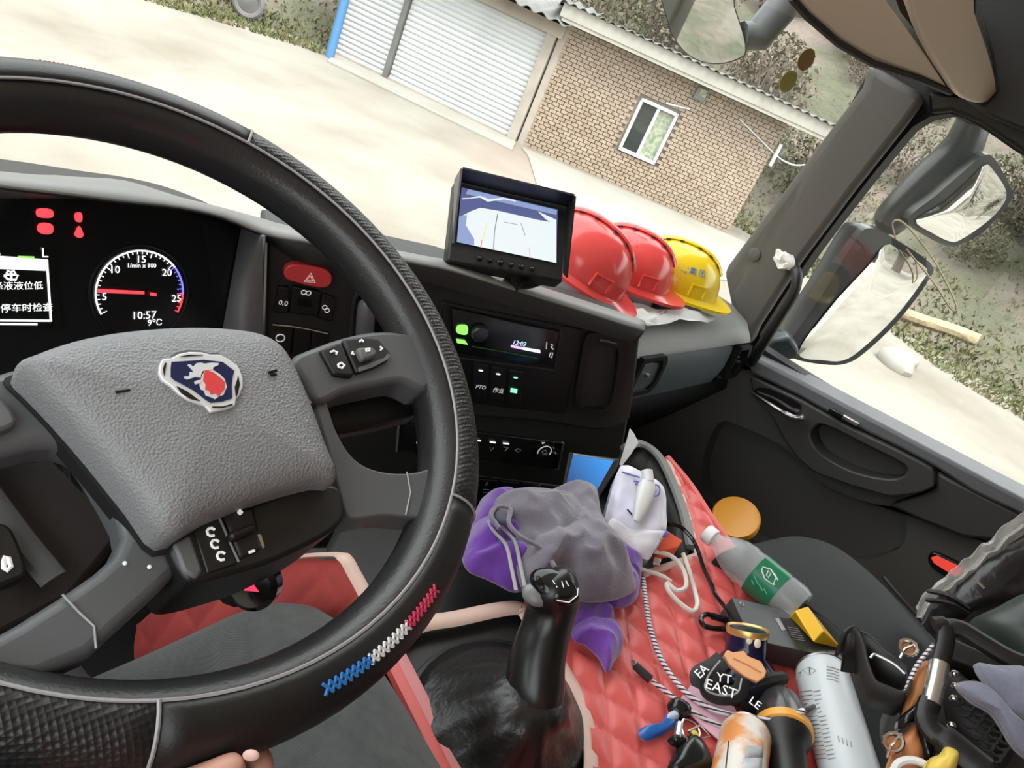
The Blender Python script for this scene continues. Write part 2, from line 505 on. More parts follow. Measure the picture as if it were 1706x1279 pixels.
# roof: eave board and corrugated sheet
MB().box(BP.uv(BL/2+.25, BH+.02, .14), BP.u*(BL/2+.45), BP.v*.04, BP.n*.24).build('soffit', M['eave'], shed)
MB().box(BP.uv(BL/2+.25, BH+.14, .37), BP.u*(BL/2+.5), BP.v*.10, BP.n*.025).build('eave_board', M['eave'], shed)
rows = []
for j in range(5):
    rows.append([BP.uv(-.3+i*(BL+1.0)/160, BH+.26-j*.03+.022*sin(i*1.18), .45-j*.55) for i in range(161)])
MB().grid(rows).build('roof_sheet', M['roofsheet'], shed, solid=.012)
# render pier at the corner
MB().box(BP.uv(-.05, BH/2, -.3), BP.u*.07, BP.v*BH/2, BP.n*.3).build('corner_pier', M['render'], shed)
# lamp under the eave, conduits, downpipe
fl = thing('flood_lamp', 'small square flood lamp under the brick shed eave', 'lamp', BP.px(1168, 155, .1))
q = BP.loc(BP.px(1168, 157, .1))
MB().box(BP.uv(q[0], q[1], .08), BP.u*.10, BP.v*.10, BP.n*.04).build('housing', M['grey'], fl, bevel=.01)
MB().box(BP.uv(q[0]+.02, q[1]+.03, .125), BP.u*.06, BP.v*.06, BP.n*.006).build('lens', M['curtain'], fl)
MB().tube([BP.px(1110, 172, .03), BP.px(1150, 182, .03)], .016, 6).build('conduit', M['upvc'], shed)
MB().tube([BP.px(1232, 198, .03), BP.px(1292, 258, .03)], .012, 6).build('conduit', M['upvc'], shed)
o = MB().tube(catmull([BP.px(1292, 258, .05), BP.px(1310, 270, .2), BP.px(1335, 275, .3), BP.px(1400, 262, .5)]), .012, 6).build('hose', M['upvc'])
tag(o, 'thin pale hose hanging from the end of the brick shed', 'hose')
o = MB().tube([BP.px(1302, 240, .08), BP.px(1283, 276, .08)], .035, 8).build('downpipe', M['upvc'], shed)

# ---- garage with roller shutters
G0, G1 = at(557, 88, z=GZ), at(858, 234, z=GZ)
GP = Pl(G0, G1-G0, (0, 0, 1))
GL = (G1-G0).length
GH = GP.loc(GP.px(914, 55))[1]
gar = thing('garage', 'pale garage block with grey sheet roof beside the brick shed', 'building', (G0+G1)/2)
u1 = GP.loc(GP.px(638, 131))[0]; u2 = GP.loc(GP.px(646, 134))[0]; u3 = GP.loc(GP.px(846, 228))[0]
MB().box(GP.uv(GL/2, GH/2+.1, -1.1), GP.u*(GL/2+.05), GP.v*(GH/2+.1), GP.n*.95).build('wall', M['render'], gar)
for a, b in ((-.12, 0), (u1, u2), (u3, GL+.02)):
    MB().box(GP.uv((a+b)/2, GH/2, .0), GP.u*(b-a)/2, GP.v*GH/2, GP.n*.10).build('pillar', M['render'] if b > GL else M['roofsheet'], gar)
MB().box(GP.uv(GL/2, GH+.10, .0), GP.u*(GL/2+.12), GP.v*.10, GP.n*.12).build('lintel', M['render'], gar)
rows = []
for j in range(5):
    rows.append([GP.uv(-.5+i*(GL+.75)/120, GH+.24+j*.08+.03*sin(i*.9), .5-j*.65) for i in range(121)])
MB().grid(rows).build('roof_sheet', M['roofsheet'], gar, solid=.012)
for a, b, lb in ((0, u1, 'narrower white roller shutter next to the blue post'), (u2, u3, 'wide white roller shutter next to the brick shed')):
    S = thing('roller_shutter', lb, 'shutter', GP.uv((a+b)/2, 0, 0), 'roller shutters')
    base = MB()
    pitch = .088; prof = []
    for k in range(7):
        t = k/6; prof.append((pitch*t, .02*sin(pi*t)))
    base.loft([[GP.uv(x_, h_, d_) for h_, d_ in prof]+[GP.uv(x_, pitch, -.01), GP.uv(x_, 0, -.01)] for x_ in (a+.01, b-.01)])
    sl = base.build('slat', M['shutter'], S)
    for k in range(1, int(GH/pitch)+1):
        c_ = sl.copy(); col.objects.link(c_); c_.location = sl.location+GP.v*pitch*k
    MB().box(GP.uv((a+b)/2, .02, .02), GP.u*(b-a)/2, GP.v*.02, GP.n*.03).build('bottom_rail', M['render'], S)
# dark passage between garage and shed
MB().box((B0+G1)/2+V((.9, .75, .3)), V((.25, -.3, 0)), V((.03, .03, 0)), V((0, 0, .3))).build('passage_screen', M['bluepaint'], gar)
# concrete apron
P = [at(x, y, z=GZ) for x, y in ((868, 246), (1212, 392), (1300, 430), (1232, 470), (1120, 460), (900, 330), (880, 262))]
tag(MB().prism([p+V((0, 0, .02)) for p in P], (0, 0, -.1)).build('concrete_apron', M['concrete']), 'pale concrete apron in front of the brick shed', kind='structure')
P = [at(x, y, z=GZ) for x, y in ((557, 92), (858, 238), (852, 252), (545, 104))]
tag(MB().prism([p+V((0, 0, .03)) for p in P], (0, 0, -.1)).build('concrete_sill', M['concrete']), 'raised concrete sill under the roller shutters', kind='structure')
# blue post, leaning poles, tyre and machine at the yard edge
p0 = at(549, 96, z=GZ)
MBq = MB().tube([p0, p0+V((0, 0, 2.6))], .075, 10)
tag(MBq.build('blue_post', M['bluepaint']), 'blue painted steel post beside the roller shutter', 'post')
for i, (x, y, x2, y2, r_) in enumerate(((490, 42, 522, 0, .05), (512, 52, 536, 4, .045), (526, 55, 552, 0, .035))):
    a = at(x, y, z=GZ); b = at(x2, y2, d=a.length+.9)
    tag(MB().tube([a, a.lerp(b, .5), b], [r_, r_*1.1, r_*.9], 8).build('leaning_pole', M['timber'] if i == 0 else M['roofsheet']),
        ['thick tan timber pole leaning beside the blue post', 'grey pole leaning between timber pole and blue post', 'thin grey pole leaning closest to the blue post'][i], 'pole')
sct = thing('parked_scooter', 'grey scooter with a visible wheel at the yard edge', 'scooter', at(400, 22, z=GZ))
c_ = at(414, 6, z=GZ+.27); tp = V((c_.x, c_.y, GZ+.29))
ux = V((.78, -.62, 0))
MB().tube([tp+ux*cos(t*pi/12)*.22+V((0, 0, sin(t*pi/12)*.22)) for t in range(24)], .06, 8, True).build('tyre', mat('grey_tyre', (.16, .15, .15), .8), sct)
MB().lathe([(.02, -.05), (.17, -.03), (.17, .03), (.02, .05)], tp, V((.62, .78, 0)), 18).build('hub', M['roofsheet'], sct)
b0 = tp-ux*.85
MB().tube([tp+V((0, 0, .1)), tp-ux*.3+V((0, 0, .45)), b0+V((0, 0, .35)), b0-ux*.5+V((0, 0, .30))], [.07, .16, .2, .12], 10).build('body', mat('grey_scooter', (.22, .22, .23), .5), sct)
MB().tube([b0-ux*.6+ux*cos(t*pi/12)*.22+V((0, 0, .02+sin(t*pi/12)*.22)) for t in range(24)], .06, 8, True).build('tyre', bpy.data.materials['grey_tyre'], sct)
# log and stones on the bank
a, b = at(1490, 520, x=15.0), at(1625, 572, x=14.2)
def onhill(p, up=.08):
    az = math.degrees(math.atan2(p.x, p.y)); r = math.hypot(p.x, p.y); return V((p.x, p.y, hill_z(az, r)+up))
def hit(px, py, up=.08):
    v = ray(px, py); d = 8.0
    while d < 60:
        p = v*d; az = math.degrees(math.atan2(p.x, p.y)); r = math.hypot(p.x, p.y)
        if p.z <= hill_z(az, r): break
        d += .05
    return p+V((0, 0, up))
pa = [hit(1490, 524), hit(1530, 540), hit(1580, 556), hit(1625, 574)]
tag(MB().tube(catmull(pa), .11, 9).build('fallen_log', M['timber']), 'long fallen log lying on the grass bank', 'log')
for i, (x, y, s) in enumerate(((1490, 610, .35), (1505, 604, .25), (1655, 310, .6))):
    p = hit(x, y, .05); m = MB().ell(p, (s, 0, 0), (0, s*.8, 0), (0, 0, s*.55), 10, 7)
    for q in m.v: q += noise.noise_vector(q*3)*s*.2
    tag(m.build('pale_stone', M['concrete']), ['larger pale stone at the edge of the grass', 'smaller pale stone at the edge of the grass', 'pale boulder high on the bank by the upper mirror'][i], 'stone')

# ================================================================ THE CAB SHELL
def st(m, name, mt, **k):
    o = m.build(name, mt, **k); o['kind'] = 'structure'; return o
FZ, CZ = -1.25, .62
tag(st(MB().aabb((-.45, -1.05, FZ-.04), (2.1, 1.05, FZ)), 'floor', M['black']), 'black rubber cab floor')
tag(st(MB().aabb((-.45, -1.05, CZ), (1.95, .80, CZ+.04)), 'ceiling', M['visor']), 'beige cab headlining')
tag(st(MB().aabb((-.45, -1.09, FZ), (1.95, -1.05, CZ)), 'wall_back', M['pillar']), 'grey rear wall of the cab')
tag(st(MB().aabb((-.49, -1.05, FZ), (-.45, 1.0, -.55)).aabb((-.49, -1.05, .50), (-.45, .8, CZ)).aabb((-.49, -1.05, -.55), (-.45, -.75, .50)).aabb((-.49, .62, -.55), (-.45, .80, .50)), 'wall_left', M['plastic']), 'dark driver door and side wall')
tag(st(MB().aabb((-.45, 1.01, FZ), (2.1, 1.05, -.70)), 'wall_front', M['black']), 'black bulkhead under the dashboard')
def wy(x, z): return .985 - .262*((x-.72)/1.05)**2 - .05*(z+.5)
rows = [[V((x, wy(x, z), z)) for x in [-.43+i*2.21/28 for i in range(29)]] for z in [-.72+j*1.36/10 for j in range(11)]]
o = MB().grid(rows).build('window_1', M['glass'], solid=.005)
tag(o, 'large clear windscreen pane', kind='structure')
o = MB().grid([[V((-.47, y, z)) for y in (-.75, .62)] for z in (-.55, .50)]).build('window_2', M['glass'], solid=.005)  # unseen opening, enlarged to let more light into the cab
tag(o, 'driver door window pane', kind='structure')
tag(st(MB().tube([V((x, wy(x, -.7), -.7)) for x in [-.43+i*2.21/28 for i in range(29)]], .012, 6), 'trim_1', M['rubber']), 'black rubber seal along the windscreen foot')

# A-pillar trim on the passenger side
PX = 1.80
out = [(1228, 566), (1205, 452), (1262, 376), (1353, 256), (1437, 145), (1447, 104), (1545, 160), (1512, 206), (1425, 316), (1332, 440), (1262, 548), (1248, 580)]
o = st(MB().prism([at(x, y, x=PX) for x, y in out], (.07, .02, 0)), 'trim_2', M['pillar'], bevel=.018, seg=3)
tag(o, 'grey plastic trim of the passenger side windscreen pillar')
MB().lathe([(.0165, 0), (.0165, .004), (.013, .006), (.0, .006)], at(1257, 424, x=PX), (-1, 0, 0), 20).build('cap', M['pillar'], o)
tag(st(MB().prism([V((-.44, .62, -.6)), V((-.44, .80, -.6)), V((-.38, .82, -.6)), V((-.34, .70, -.6))], (0, 0, 1.2)), 'trim_3', M['pillar'], bevel=.015), 'grey plastic trim of the driver side windscreen pillar')

# ---- passenger door
DX = 1.86
door = thing('door_1', 'dark grey passenger door with armrest, pull pocket and chrome handle', None, (DX, .1, FZ), kind='structure')
beltf = lambda y: -.615+(.594-y)*.097/.605
op = [at(x, y, x=DX) for x, y in cat2([(1256, 572), (1342, 439), (1428, 324), (1493, 243), (1525, 207), (1550, 194), (1583, 189), (1629, 209), (1706, 262)], 5, False)]
op += [V((DX, .1, .08)), V((DX, -.45, .08)), V((DX, -.5, .0)), V((DX, -.5, beltf(-.5))), V((DX, .2, beltf(.2)))]
outl = [V((DX, .72, -.60)), V((DX, .76, CZ)), V((DX, -.7, CZ)), V((DX, -.7, beltf(-.7)-.03)), V((DX, .2, beltf(.2)-.03)), V((DX, .70, beltf(.7)-.03))]
m = MB(); ringface(m, outl, op, (.05, 0, 0), floor=False, n=90)
m.f.pop()
m.build('window_frame', M['rubber'], door)
tag(MB().prism([V((DX+.045, p.y, p.z)) for p in op], (.005, 0, 0)).build('window_pane', M['glass'], door), 'clear side window pane')
# black side panel over the window
MB().prism([at(x, y, x=1.835) for x, y in ((1546, 152), (1592, 156), (1650, 160), (1720, 40), (1900, 60), (1900, 330), (1706, 255), (1629, 203), (1583, 184), (1548, 188))], (.03, 0, 0)).build('upper_panel', M['black'], door, bevel=.008)
# lower panel with the big dark storage recess
lo = [V((DX, 1.03, -.62)), V((DX, .594, -.63)), V((DX, .0, beltf(0)-.02)), V((DX, -.7, beltf(-.7)-.02)), V((DX, -.7, FZ)), V((DX, 1.03, FZ))]
rc = [at(x, y, x=DX) for x, y in cat2([(1196, 706), (1240, 712), (1310, 748), (1372, 806), (1450, 838), (1506, 850), (1508, 900), (1480, 922), (1420, 936), (1330, 925), (1240, 890), (1185, 840), (1168, 780)], 4)]
m = MB(); ringface(m, lo, rc, (.05, 0, 0), n=80, depth=(.22, 0, 0))
m.build('lower_panel', M['pillar'], door, ang=30)
# belt ledge
MB().prism([at(x, y, x=DX-.06) for x, y in ((1243, 588), (1262, 598), (1330, 632), (1420, 680), (1500, 722), (1600, 775), (1720, 838), (1720, 866), (1620, 820), (1556, 778), (1500, 748), (1400, 700), (1330, 660), (1250, 622))], (.10, 0, .0)).build('belt_ledge', M['grey'], door, bevel=.008)
# armrest
ao = [(1247, 625), (1330, 664), (1400, 704), (1500, 752), (1556, 782), (1556, 812), (1530, 822), (1484, 828), (1420, 810), (1355, 786), (1325, 760), (1302, 726), (1284, 690), (1256, 662)]
ai = cat2([(1357, 712), (1375, 708), (1440, 740), (1500, 770), (1511, 783), (1498, 796), (1470, 797), (1420, 785), (1368, 757), (1350, 728)], 4)
m = MB(); ringface(m, [at(x, y, x=DX-.07) for x, y in ao], [at(x, y, x=DX-.07) for x, y in ai], (.09, 0, 0), n=72, depth=(.055, 0, 0))
arm = m.build('armrest', M['door'], door, ang=35, bevel=.004)
# side panel aft of the armrest
MB().prism([at(x, y, x=DX-.05) for x, y in ((1560, 785), (1720, 866), (1720, 960), (1650, 900), (1606, 896), (1540, 870), (1480, 842), (1530, 826), (1558, 815))], (.08, 0, 0)).build('rear_panel', M['door'], door, bevel=.008)
# chrome handle in a black cavity
MB().prism([at(x, y, x=DX-.075) for x, y in cat2([(1258, 648), (1275, 646), (1300, 656), (1328, 670), (1334, 682), (1318, 690), (1290, 678), (1262, 662)], 3)], (.03, 0, 0)).build('handle_cavity', M['gloss'], door)
MB().tube(catmull([at(1255, 655, x=DX-.085), at(1275, 668, x=DX-.10), at(1300, 684, x=DX-.10), at(1325, 696, x=DX-.10), at(1342, 694, x=DX-.095)]), [.006]*8+[.008]*6+[.013]*7+[.014]*3+[.006], 10, flat=.6).build('handle', mat('satin_handle', (.62, .56, .56), .25, 1), door)
MB().box(at(1393, 688, x=DX-.075), (.006, 0, 0), (0, .016, -.002), (0, 0, .006)).build('lock_button', M['gloss'], door, bevel=.002)
MB().box(at(1417, 700, x=DX-.072), (.006, 0, 0), (0, .02, -.002), (0, 0, .005)).build('lock_button', M['steel'], door, bevel=.002)
# reflector
ro = [at(x, y, x=DX-.012) for x, y in cat2([(1546, 926), (1556, 920), (1585, 932), (1612, 948), (1612, 966), (1595, 970), (1566, 955), (1548, 940)], 3)]
MB().prism(ro, (.02, 0, 0)).build('reflector_surround', M['gloss'], door, bevel=.003)
MB().prism([at(x, y, x=DX-.016) for x, y in ((1551, 929), (1560, 926), (1590, 940), (1606, 950), (1600, 960), (1588, 958), (1556, 938))], (.01, 0, 0)).build('reflector', mat('red_reflector', (.85, .07, .06), .15, emit=((1, .08, .05), .12)), door)
# grab handle on the pillar, with a tuft of tissue stuck in it
gh = thing('grab_handle', 'black curved grab handle on the windscreen pillar', 'handle', at(1290, 540, x=1.76))
MB().tube(catmull([at(1312, 442, x=1.80), at(1322, 446, x=1.77), at(1328, 460, x=1.75), at(1322, 488, x=1.745), at(1300, 525, x=1.745), at(1272, 570, x=1.75), at(1252, 604, x=1.78)]), .0125, 10).build('bar', M['black'], gh)
m = MB().ell(at(1306, 433, x=1.755), (.008, .02, 0), (0, .018, .012), (.0, -.01, .017), 14, 10)
for q in m.v: q += noise.noise_vector(q*70)*.011
tag(m.build('tissue_tuft', M['paper']), 'crumpled white tissue tucked behind the grab handle', 'tissue')

# ---- sun visor and roof shelf edge
VP = Pl((1.17, .62, .1), V((1.72, .513, 0))-V((1.17, .62, 0)), (0, 0, 1))
vis = thing('sun_visor', 'beige padded sun visor above the passenger windscreen', 'visor', VP.px(1457, 40))
MB().prism(VP.pts([(1322, -6), (1348, 23), (1401, 68), (1457, 100), (1533, 127), (1582, 149), (1545, 92), (1505, 36), (1478, 0), (1455, -60), (1330, -60)]), VP.n*-.025).build('board', M['visor'], vis, bevel=.006)
MB().tube([VP.px(x, y, .002) for x, y in ((1318, -4), (1344, 26), (1397, 72), (1453, 105), (1530, 131), (1584, 154))], .006, 6).build('edge_trim', M['rubber'], vis)
rs = thing('roof_shelf', 'beige curved edge of the overhead roof shelf', 'shelf', VP.px(1580, 60))
MB().prism(VP.pts(cat2([(1514, -40), (1522, 20), (1547, 80), (1578, 130), (1600, 160), (1628, 172), (1652, 166), (1660, 140), (1645, 80), (1625, 20), (1615, -40)], 3), .02), VP.n*-.016).build('shelf_edge', M['visor'], rs, bevel=.007, seg=3)
MB().prism(VP.pts([(1470, -60), (1500, 20), (1560, 95), (1590, 154), (1625, 160), (1625, -60)], -.03), VP.n*-.10).build('shelf_back', M['black'], rs)
o = MB().prism([at(x, y, x=1.80) for x, y in ((1620, -60), (1628, 20), (1650, 90), (1660, 150), (1640, 172), (1600, 160), (1640, 190), (1900, 300), (1900, -60))], (.05, 0, 0)).build('trim_4', M['black'], bevel=.01)
tag(o, 'black cab side trim above the passenger window', kind='structure')
# stickers on the windscreen
for i, (x, y) in enumerate(((1343, 99), (1313, 135))):
    d0 = .6
    v = ray(x, y); d_ = .5
    while v.y*d_ < wy(v.x*d_, v.z*d_)-.004: d_ += .002
    p = v*d_
    m = MB(); a_ = V((.93, -.3, 0)).normalized(); b_ = V((0, 0, 1))
    m.prism([p+a_*.0215*cos(k*pi/14)+b_*.0215*sin(k*pi/14) for k in range(28)], V((-.2, -.9, 0))*.001)
    tag(m.build('round_sticker', mat('sticker', (.26, .23, .03) if i else (.19, .11, .015), .4)), ['brown round sticker on the windscreen, the upper of two', 'olive round sticker on the windscreen, the lower of two'][i], 'sticker')

# ---- door mirrors outside
mc = at(1440, 500, x=2.12)
mn = V((-.56, -.83, .075)).normalized()
MP = Pl(mc, V((0, 0, 1)).cross(mn), (0, 0, 1))
def mirror(name, label, hous, glass, strip):
    t = thing(name, label, 'mirror', MP.px(*hous[0]), 'passenger door mirrors')
    P_ = MP.pts(cat2(hous, 4))
    m = MB(); c_ = sum(P_, V((0, 0, 0)))/len(P_)
    m.loft([[c_+(p-c_)*.62-MP.n*.13 for p in P_], [c_+(p-c_)*.92-MP.n*.09 for p in P_], [p-MP.n*.03 for p in P_], P_])
    m.build('housing', mat('mirror_housing', (.012, .016, .020), .3), t, ang=50)
    P2 = MP.pts(cat2(glass, 4), .003)
    pillow(resample(P2, 60), 0, 10, lambda s2: 1-s2*s2, strip, None, up=MP.n).build('mirror_glass', M['mirror'], t, ang=60)
    return t
lm = mirror('door_mirror', 'large main door mirror with black housing, the lower of two',
    [(1310, 580), (1370, 490), (1428, 396), (1450, 380), (1480, 392), (1550, 438), (1546, 468), (1495, 536), (1440, 588), (1408, 606), (1372, 607), (1325, 598)],
    [(1330, 588), (1381, 514), (1450, 439), (1474, 408), (1492, 412), (1543, 446), (1538, 466), (1493, 526), (1438, 579), (1406, 600), (1374, 600)], .004)
um = mirror('wide_angle_mirror', 'smaller wide-angle door mirror with black housing, the upper of two',
    [(1512, 366), (1560, 325), (1606, 285), (1640, 258), (1660, 268), (1686, 318), (1684, 335), (1640, 385), (1602, 406), (1580, 410), (1540, 392)],
    [(1526, 367), (1571, 338), (1614, 300), (1640, 275), (1652, 280), (1677, 320), (1665, 349), (1637, 375), (1599, 400), (1582, 402), (1553, 388)], .007)
hm = bpy.data.materials['mirror_housing']
MB().tube([MP.px(1466, 388, -.06), MP.px(1500, 345, -.07), MP.px(1560, 290, -.08), MP.px(1615, 240, -.07), MP.px(1630, 170, -.07), MP.px(1632, 60, -.12)], [.05, .045, .055, .05, .035, .035], 12).build('arm', hm, um, sub=1)
MB().tube([MP.px(1466, 388, -.05), MP.px(1440, 420, -.06), MP.px(1330, 560, -.07), MP.px(1262, 590, -.06)], [.04, .05, .05, .035], 12).build('arm', hm, lm)
MB().prism([at(x, y, x=1.96) for x, y in ((1250, 600), (1285, 566), (1316, 560), (1332, 585), (1330, 598), (1290, 606), (1262, 612))], (.05, .03, 0)).build('bracket', mat('bracket_grey', (.05, .07, .075), .35), lm, bevel=.01)
o = MB().tube(catmull([MP.px(1492, 398, .02), MP.px(1487, 372, .02), MP.px(1500, 368, .02), MP.px(1525, 392, .03), MP.px(1560, 440, .05), MP.px(1592, 505, .08), MP.px(1585, 515, .08), MP.px(1555, 470, .05), MP.px(1510, 415, .03)]), .0022, 6).build('wire_loop', M['timber'])
tag(o, 'thin bent wire loop hanging between the two mirrors', 'wire')
# front mirror hanging outside the windscreen
fc = at(1180, 50, d=1.86)
fn = (-ray(1180, 50)+V((-.12, .12, -.95)).normalized()).normalized()
FP = Pl(fc, V((0, 0, 1)).cross(fn), (0, 0, 1))
fm = thing('front_mirror', 'rounded front kerb mirror hanging outside the windscreen', 'mirror', FP.px(1175, 100))
fo = cat2([(1106, -30), (1111, 33), (1124, 66), (1147, 92), (1176, 105), (1206, 106), (1232, 98), (1243, 88), (1240, 60), (1224, 10), (1215, -30)], 4)
P_ = FP.pts(fo); c_ = sum(P_, V((0, 0, 0)))/len(P_)
MB().loft([[c_+(p-c_)*.7-FP.n*.06 for p in P_], [c_+(p-c_)*.99-FP.n*.02 for p in P_], [p-FP.n*.001 for p in P_]]).build('housing', hm, fm)
MB().prism([c_+(p-c_)*.97+FP.n*.002 for p in P_], -FP.n*.003).build('mirror_glass', M['mirror'], fm)
MB().tube([FP.px(1236, 60, -.02), FP.px(1262, 60, -.04), FP.px(1300, 15, -.06), FP.px(1330, -40, -.1)], [.03, .035, .035, .035], 10).build('arm', mat('arm_grey', (.12, .13, .135), .5), fm)
# white body of the truck behind the cab, seen only in the mirrors
tag(MB().aabb((-.3, -8, -1.7), (1.9, -1.35, .5)).build('truck_body', M['white'], bevel=.03), 'white truck body behind the cab', 'truck body')

# ================================================================ DASHBOARD
FA = Pl((.79, .69, -.457), (.927, -.3746, 0), (0, 0, 1))
CP = Pl((.397, .82, -.498), (1, 0, 0), (0, sin(R(20)), cos(R(20))))
dash = thing('dashboard', 'dark truck dashboard with instrument cluster, centre console and passenger shelf', 'dashboard', (.8, .75, -.9))
# padded top: hood over the instruments, lip over the console
fr = [((-140, 296), .70), ((-60, 304), .70), ((0, 312), .70), ((60, 319), .70), ((130, 327), .70), ((210, 337), .71), ((300, 347), .73), ((370, 363), .755), ((436, 390), .785)]
front = [at(*p, y=y) for p, y in fr] + [FA.px(x, y, .014) for x, y in ((500, 402), (560, 414), (640, 429), (700, 441), (753, 452), (850, 482), (960, 516), (1035, 540), (1073, 551))]
rg = [((-140, 268), .78), ((-60, 279), .78), ((0, 286), .78), ((60, 292), .78), ((130, 298), .78), ((210, 304), .785), ((300, 331), .80), ((370, 348), .82), ((436, 366), .85)]
ridge = [at(*p, y=y) for p, y in rg] + [FA.px(x, y, -.05) for x, y in ((505, 384), (567, 398), (648, 416), (708, 428), (760, 438), (857, 466), (966, 500), (1040, 524), (1074, 536))]
back = [V((min(max(p.x*1.06-.02, -.4), 1.2), wy(min(max(p.x*1.06-.02, -.4), 1.2), -.6)-.012, -.465 if i < 9 else max(-.60, -.47-(i-8)*.035))) for i, p in enumerate(ridge)]
under = [p+V((0, .004, -.026)) if i > 8 else p+V((0, .02, -.006)) for i, p in enumerate(front)]
mid = [f.lerp(r_, .35)+V((0, 0, .004)) for f, r_ in zip(front, ridge)]
under2 = [p+V((0, .10, -.02)) for p in under]
MB().grid([catmull(x, 3) for x in (front, mid, ridge, back)]).build('top_pad', M['dashtop'], dash, ang=60, solid=.004)
MB().grid([catmull(x, 3) for x in (under2, under, front)]).build('lip', M['plastic'], dash, ang=60, solid=.004)
# cluster: face, right bezel
q = CP.pts([(-160, 270), (436, 372), (400, 470), (360, 640), (-160, 640)])
cl = MB().prism(q, -CP.n*.02).build('instrument_cluster', M['gloss'], dash)
bz = MB()
bz.loft([[CP.px(404, 380, .002), CP.px(372, 545, .002), CP.px(340, 690, .002)], [at(440, 393, y=.775), FA.px(437, 600, .004), FA.px(434, 760, .004)]], False)
bz.build('bezel', M['grey'], dash, solid=.006)
cc = CP.loc(CP.px(234, 488)); rad = (CP.px(234, 417)-CP.px(234, 488)).length
def cang(x, y):
    a, b = CP.loc(CP.px(x, y)); return math.atan2(b-cc[1], a-cc[0])
a0 = cang(174, 519); a0 = a0+2*pi if a0 < 0 else a0
ab, ar, a1 = cang(288, 446), cang(309, 489), cang(299, 522)
def arc(s, e, mt):
    n = max(3, int(abs(e-s)*10))
    MB().tube([CP.uv(cc[0]+rad*cos(s+(e-s)*k/n), cc[1]+rad*sin(s+(e-s)*k/n), .002) for k in range(n+1)], .0011, 6).build('dial_ring', mt, cl)
    for k in range(int(abs(e-s)/.115)+1):
        t = s-k*.115 if k else s
        r2 = rad*(.86 if k % 5 == 0 else .92)
        MB().tube([CP.uv(cc[0]+rad*cos(t), cc[1]+rad*sin(t), .002), CP.uv(cc[0]+r2*cos(t), cc[1]+r2*sin(t), .002)], .0006, 4).build('dial_mark', mt, cl)
arc(a0, ab, M['lit_w']); arc(ab, ar, M['lit_b']); arc(ar, a1, M['lit_r'])
MB().tube([CP.uv(cc[0]+rad*1.13*cos(t*pi/24), cc[1]+rad*1.13*sin(t*pi/24), .001) for t in range(48)], .0012, 6, True).build('dial_rim', M['black'], cl)
MB().prism(CP.pts([(161, 481), (161, 487), (240, 490), (240, 485)], .003), CP.n*.001).build('needle', M['lit_r'], cl)
MB().prism(CP.pts([(250, 487), (260, 488), (260, 493), (250, 492)], .003), CP.n*.001).build('needle_tail', M['lit_r'], cl)
def ctext(s_, x, y, size, mt=None, P=None, parent=None, **k):
    P = P or CP
    a, b = P.loc(P.px(x, y)); return text(s_, P, a, b, size, mt or M['lit_w'], parent or cl, **k)
for s_, x, y in (('5', 173, 494), ('10', 190, 449), ('15', 234, 432), ('20', 277, 454), ('25', 293, 497)): ctext(s_, x, y, .0125, d=.002)
ctext('1/min x 100', 235, 442, .0072, d=.002)
ctext('10:57', 239, 525, .0135, d=.002); ctext('9℃', 257, 537, .011, d=.002)
scn = MB().prism(CP.pts([(-160, 404), (92, 418), (104, 548), (-160, 545)], .002), -CP.n*.002).build('display', mat('display_glass', (.006, .008, .007), .2), cl)
MB().prism(CP.pts([(-160, 414), (79, 432), (77, 451), (-160, 441)], .003), CP.n*.0004).build('title_bar', M['lit_w'], scn)
for L in ([(78, 432), (85, 535)], [(85, 534), (-160, 532)], [(62, 540), (-160, 538)], [(0, 423), (-160, 418)]):
    MB().tube(CP.pts(L, .003), .0012, 5).build('border', M['lit_w'], scn)
MB().prism(CP.pts([(30, 426), (57, 427), (57, 432), (30, 430)], .003), CP.n*.0004).build('fuel_bar', M['lit_lime'], scn)
ctext('L', 73, 421, .0145, parent=scn, d=.003)
ctext('洗涤液液位低', 21, 476, .0096, parent=scn, d=.003); ctext('下次停车时检查', 26, 513, .0102, parent=scn, d=.003)
MB().tube(CP.pts([(7, 459), (18, 456), (30, 459), (26, 466), (13, 465), (7, 459)], .003), .0012, 5).build('washer_icon', M['lit_w'], scn)
MB().tube(CP.pts([(11, 456), (13, 451), (18, 453), (23, 451), (26, 456)], .003), .001, 5).build('washer_icon', M['lit_w'], scn)
MB().tube(CP.pts([(19, 452), (19, 468)], .003), .001, 5).build('washer_icon', M['lit_w'], scn)
for pg in ([(62, 348), (86, 349), (87, 362), (63, 361)], [(64, 373), (78, 371), (88, 376), (87, 388), (74, 390), (63, 385)], [(125, 355), (136, 355), (136, 369), (126, 368)], [(129, 378), (134, 378), (139, 392), (132, 396), (124, 391)]):
    MB().prism(CP.pts(cat2(pg, 3), .002), CP.n*.0004).build('warning_light', M['lit_r'], cl)

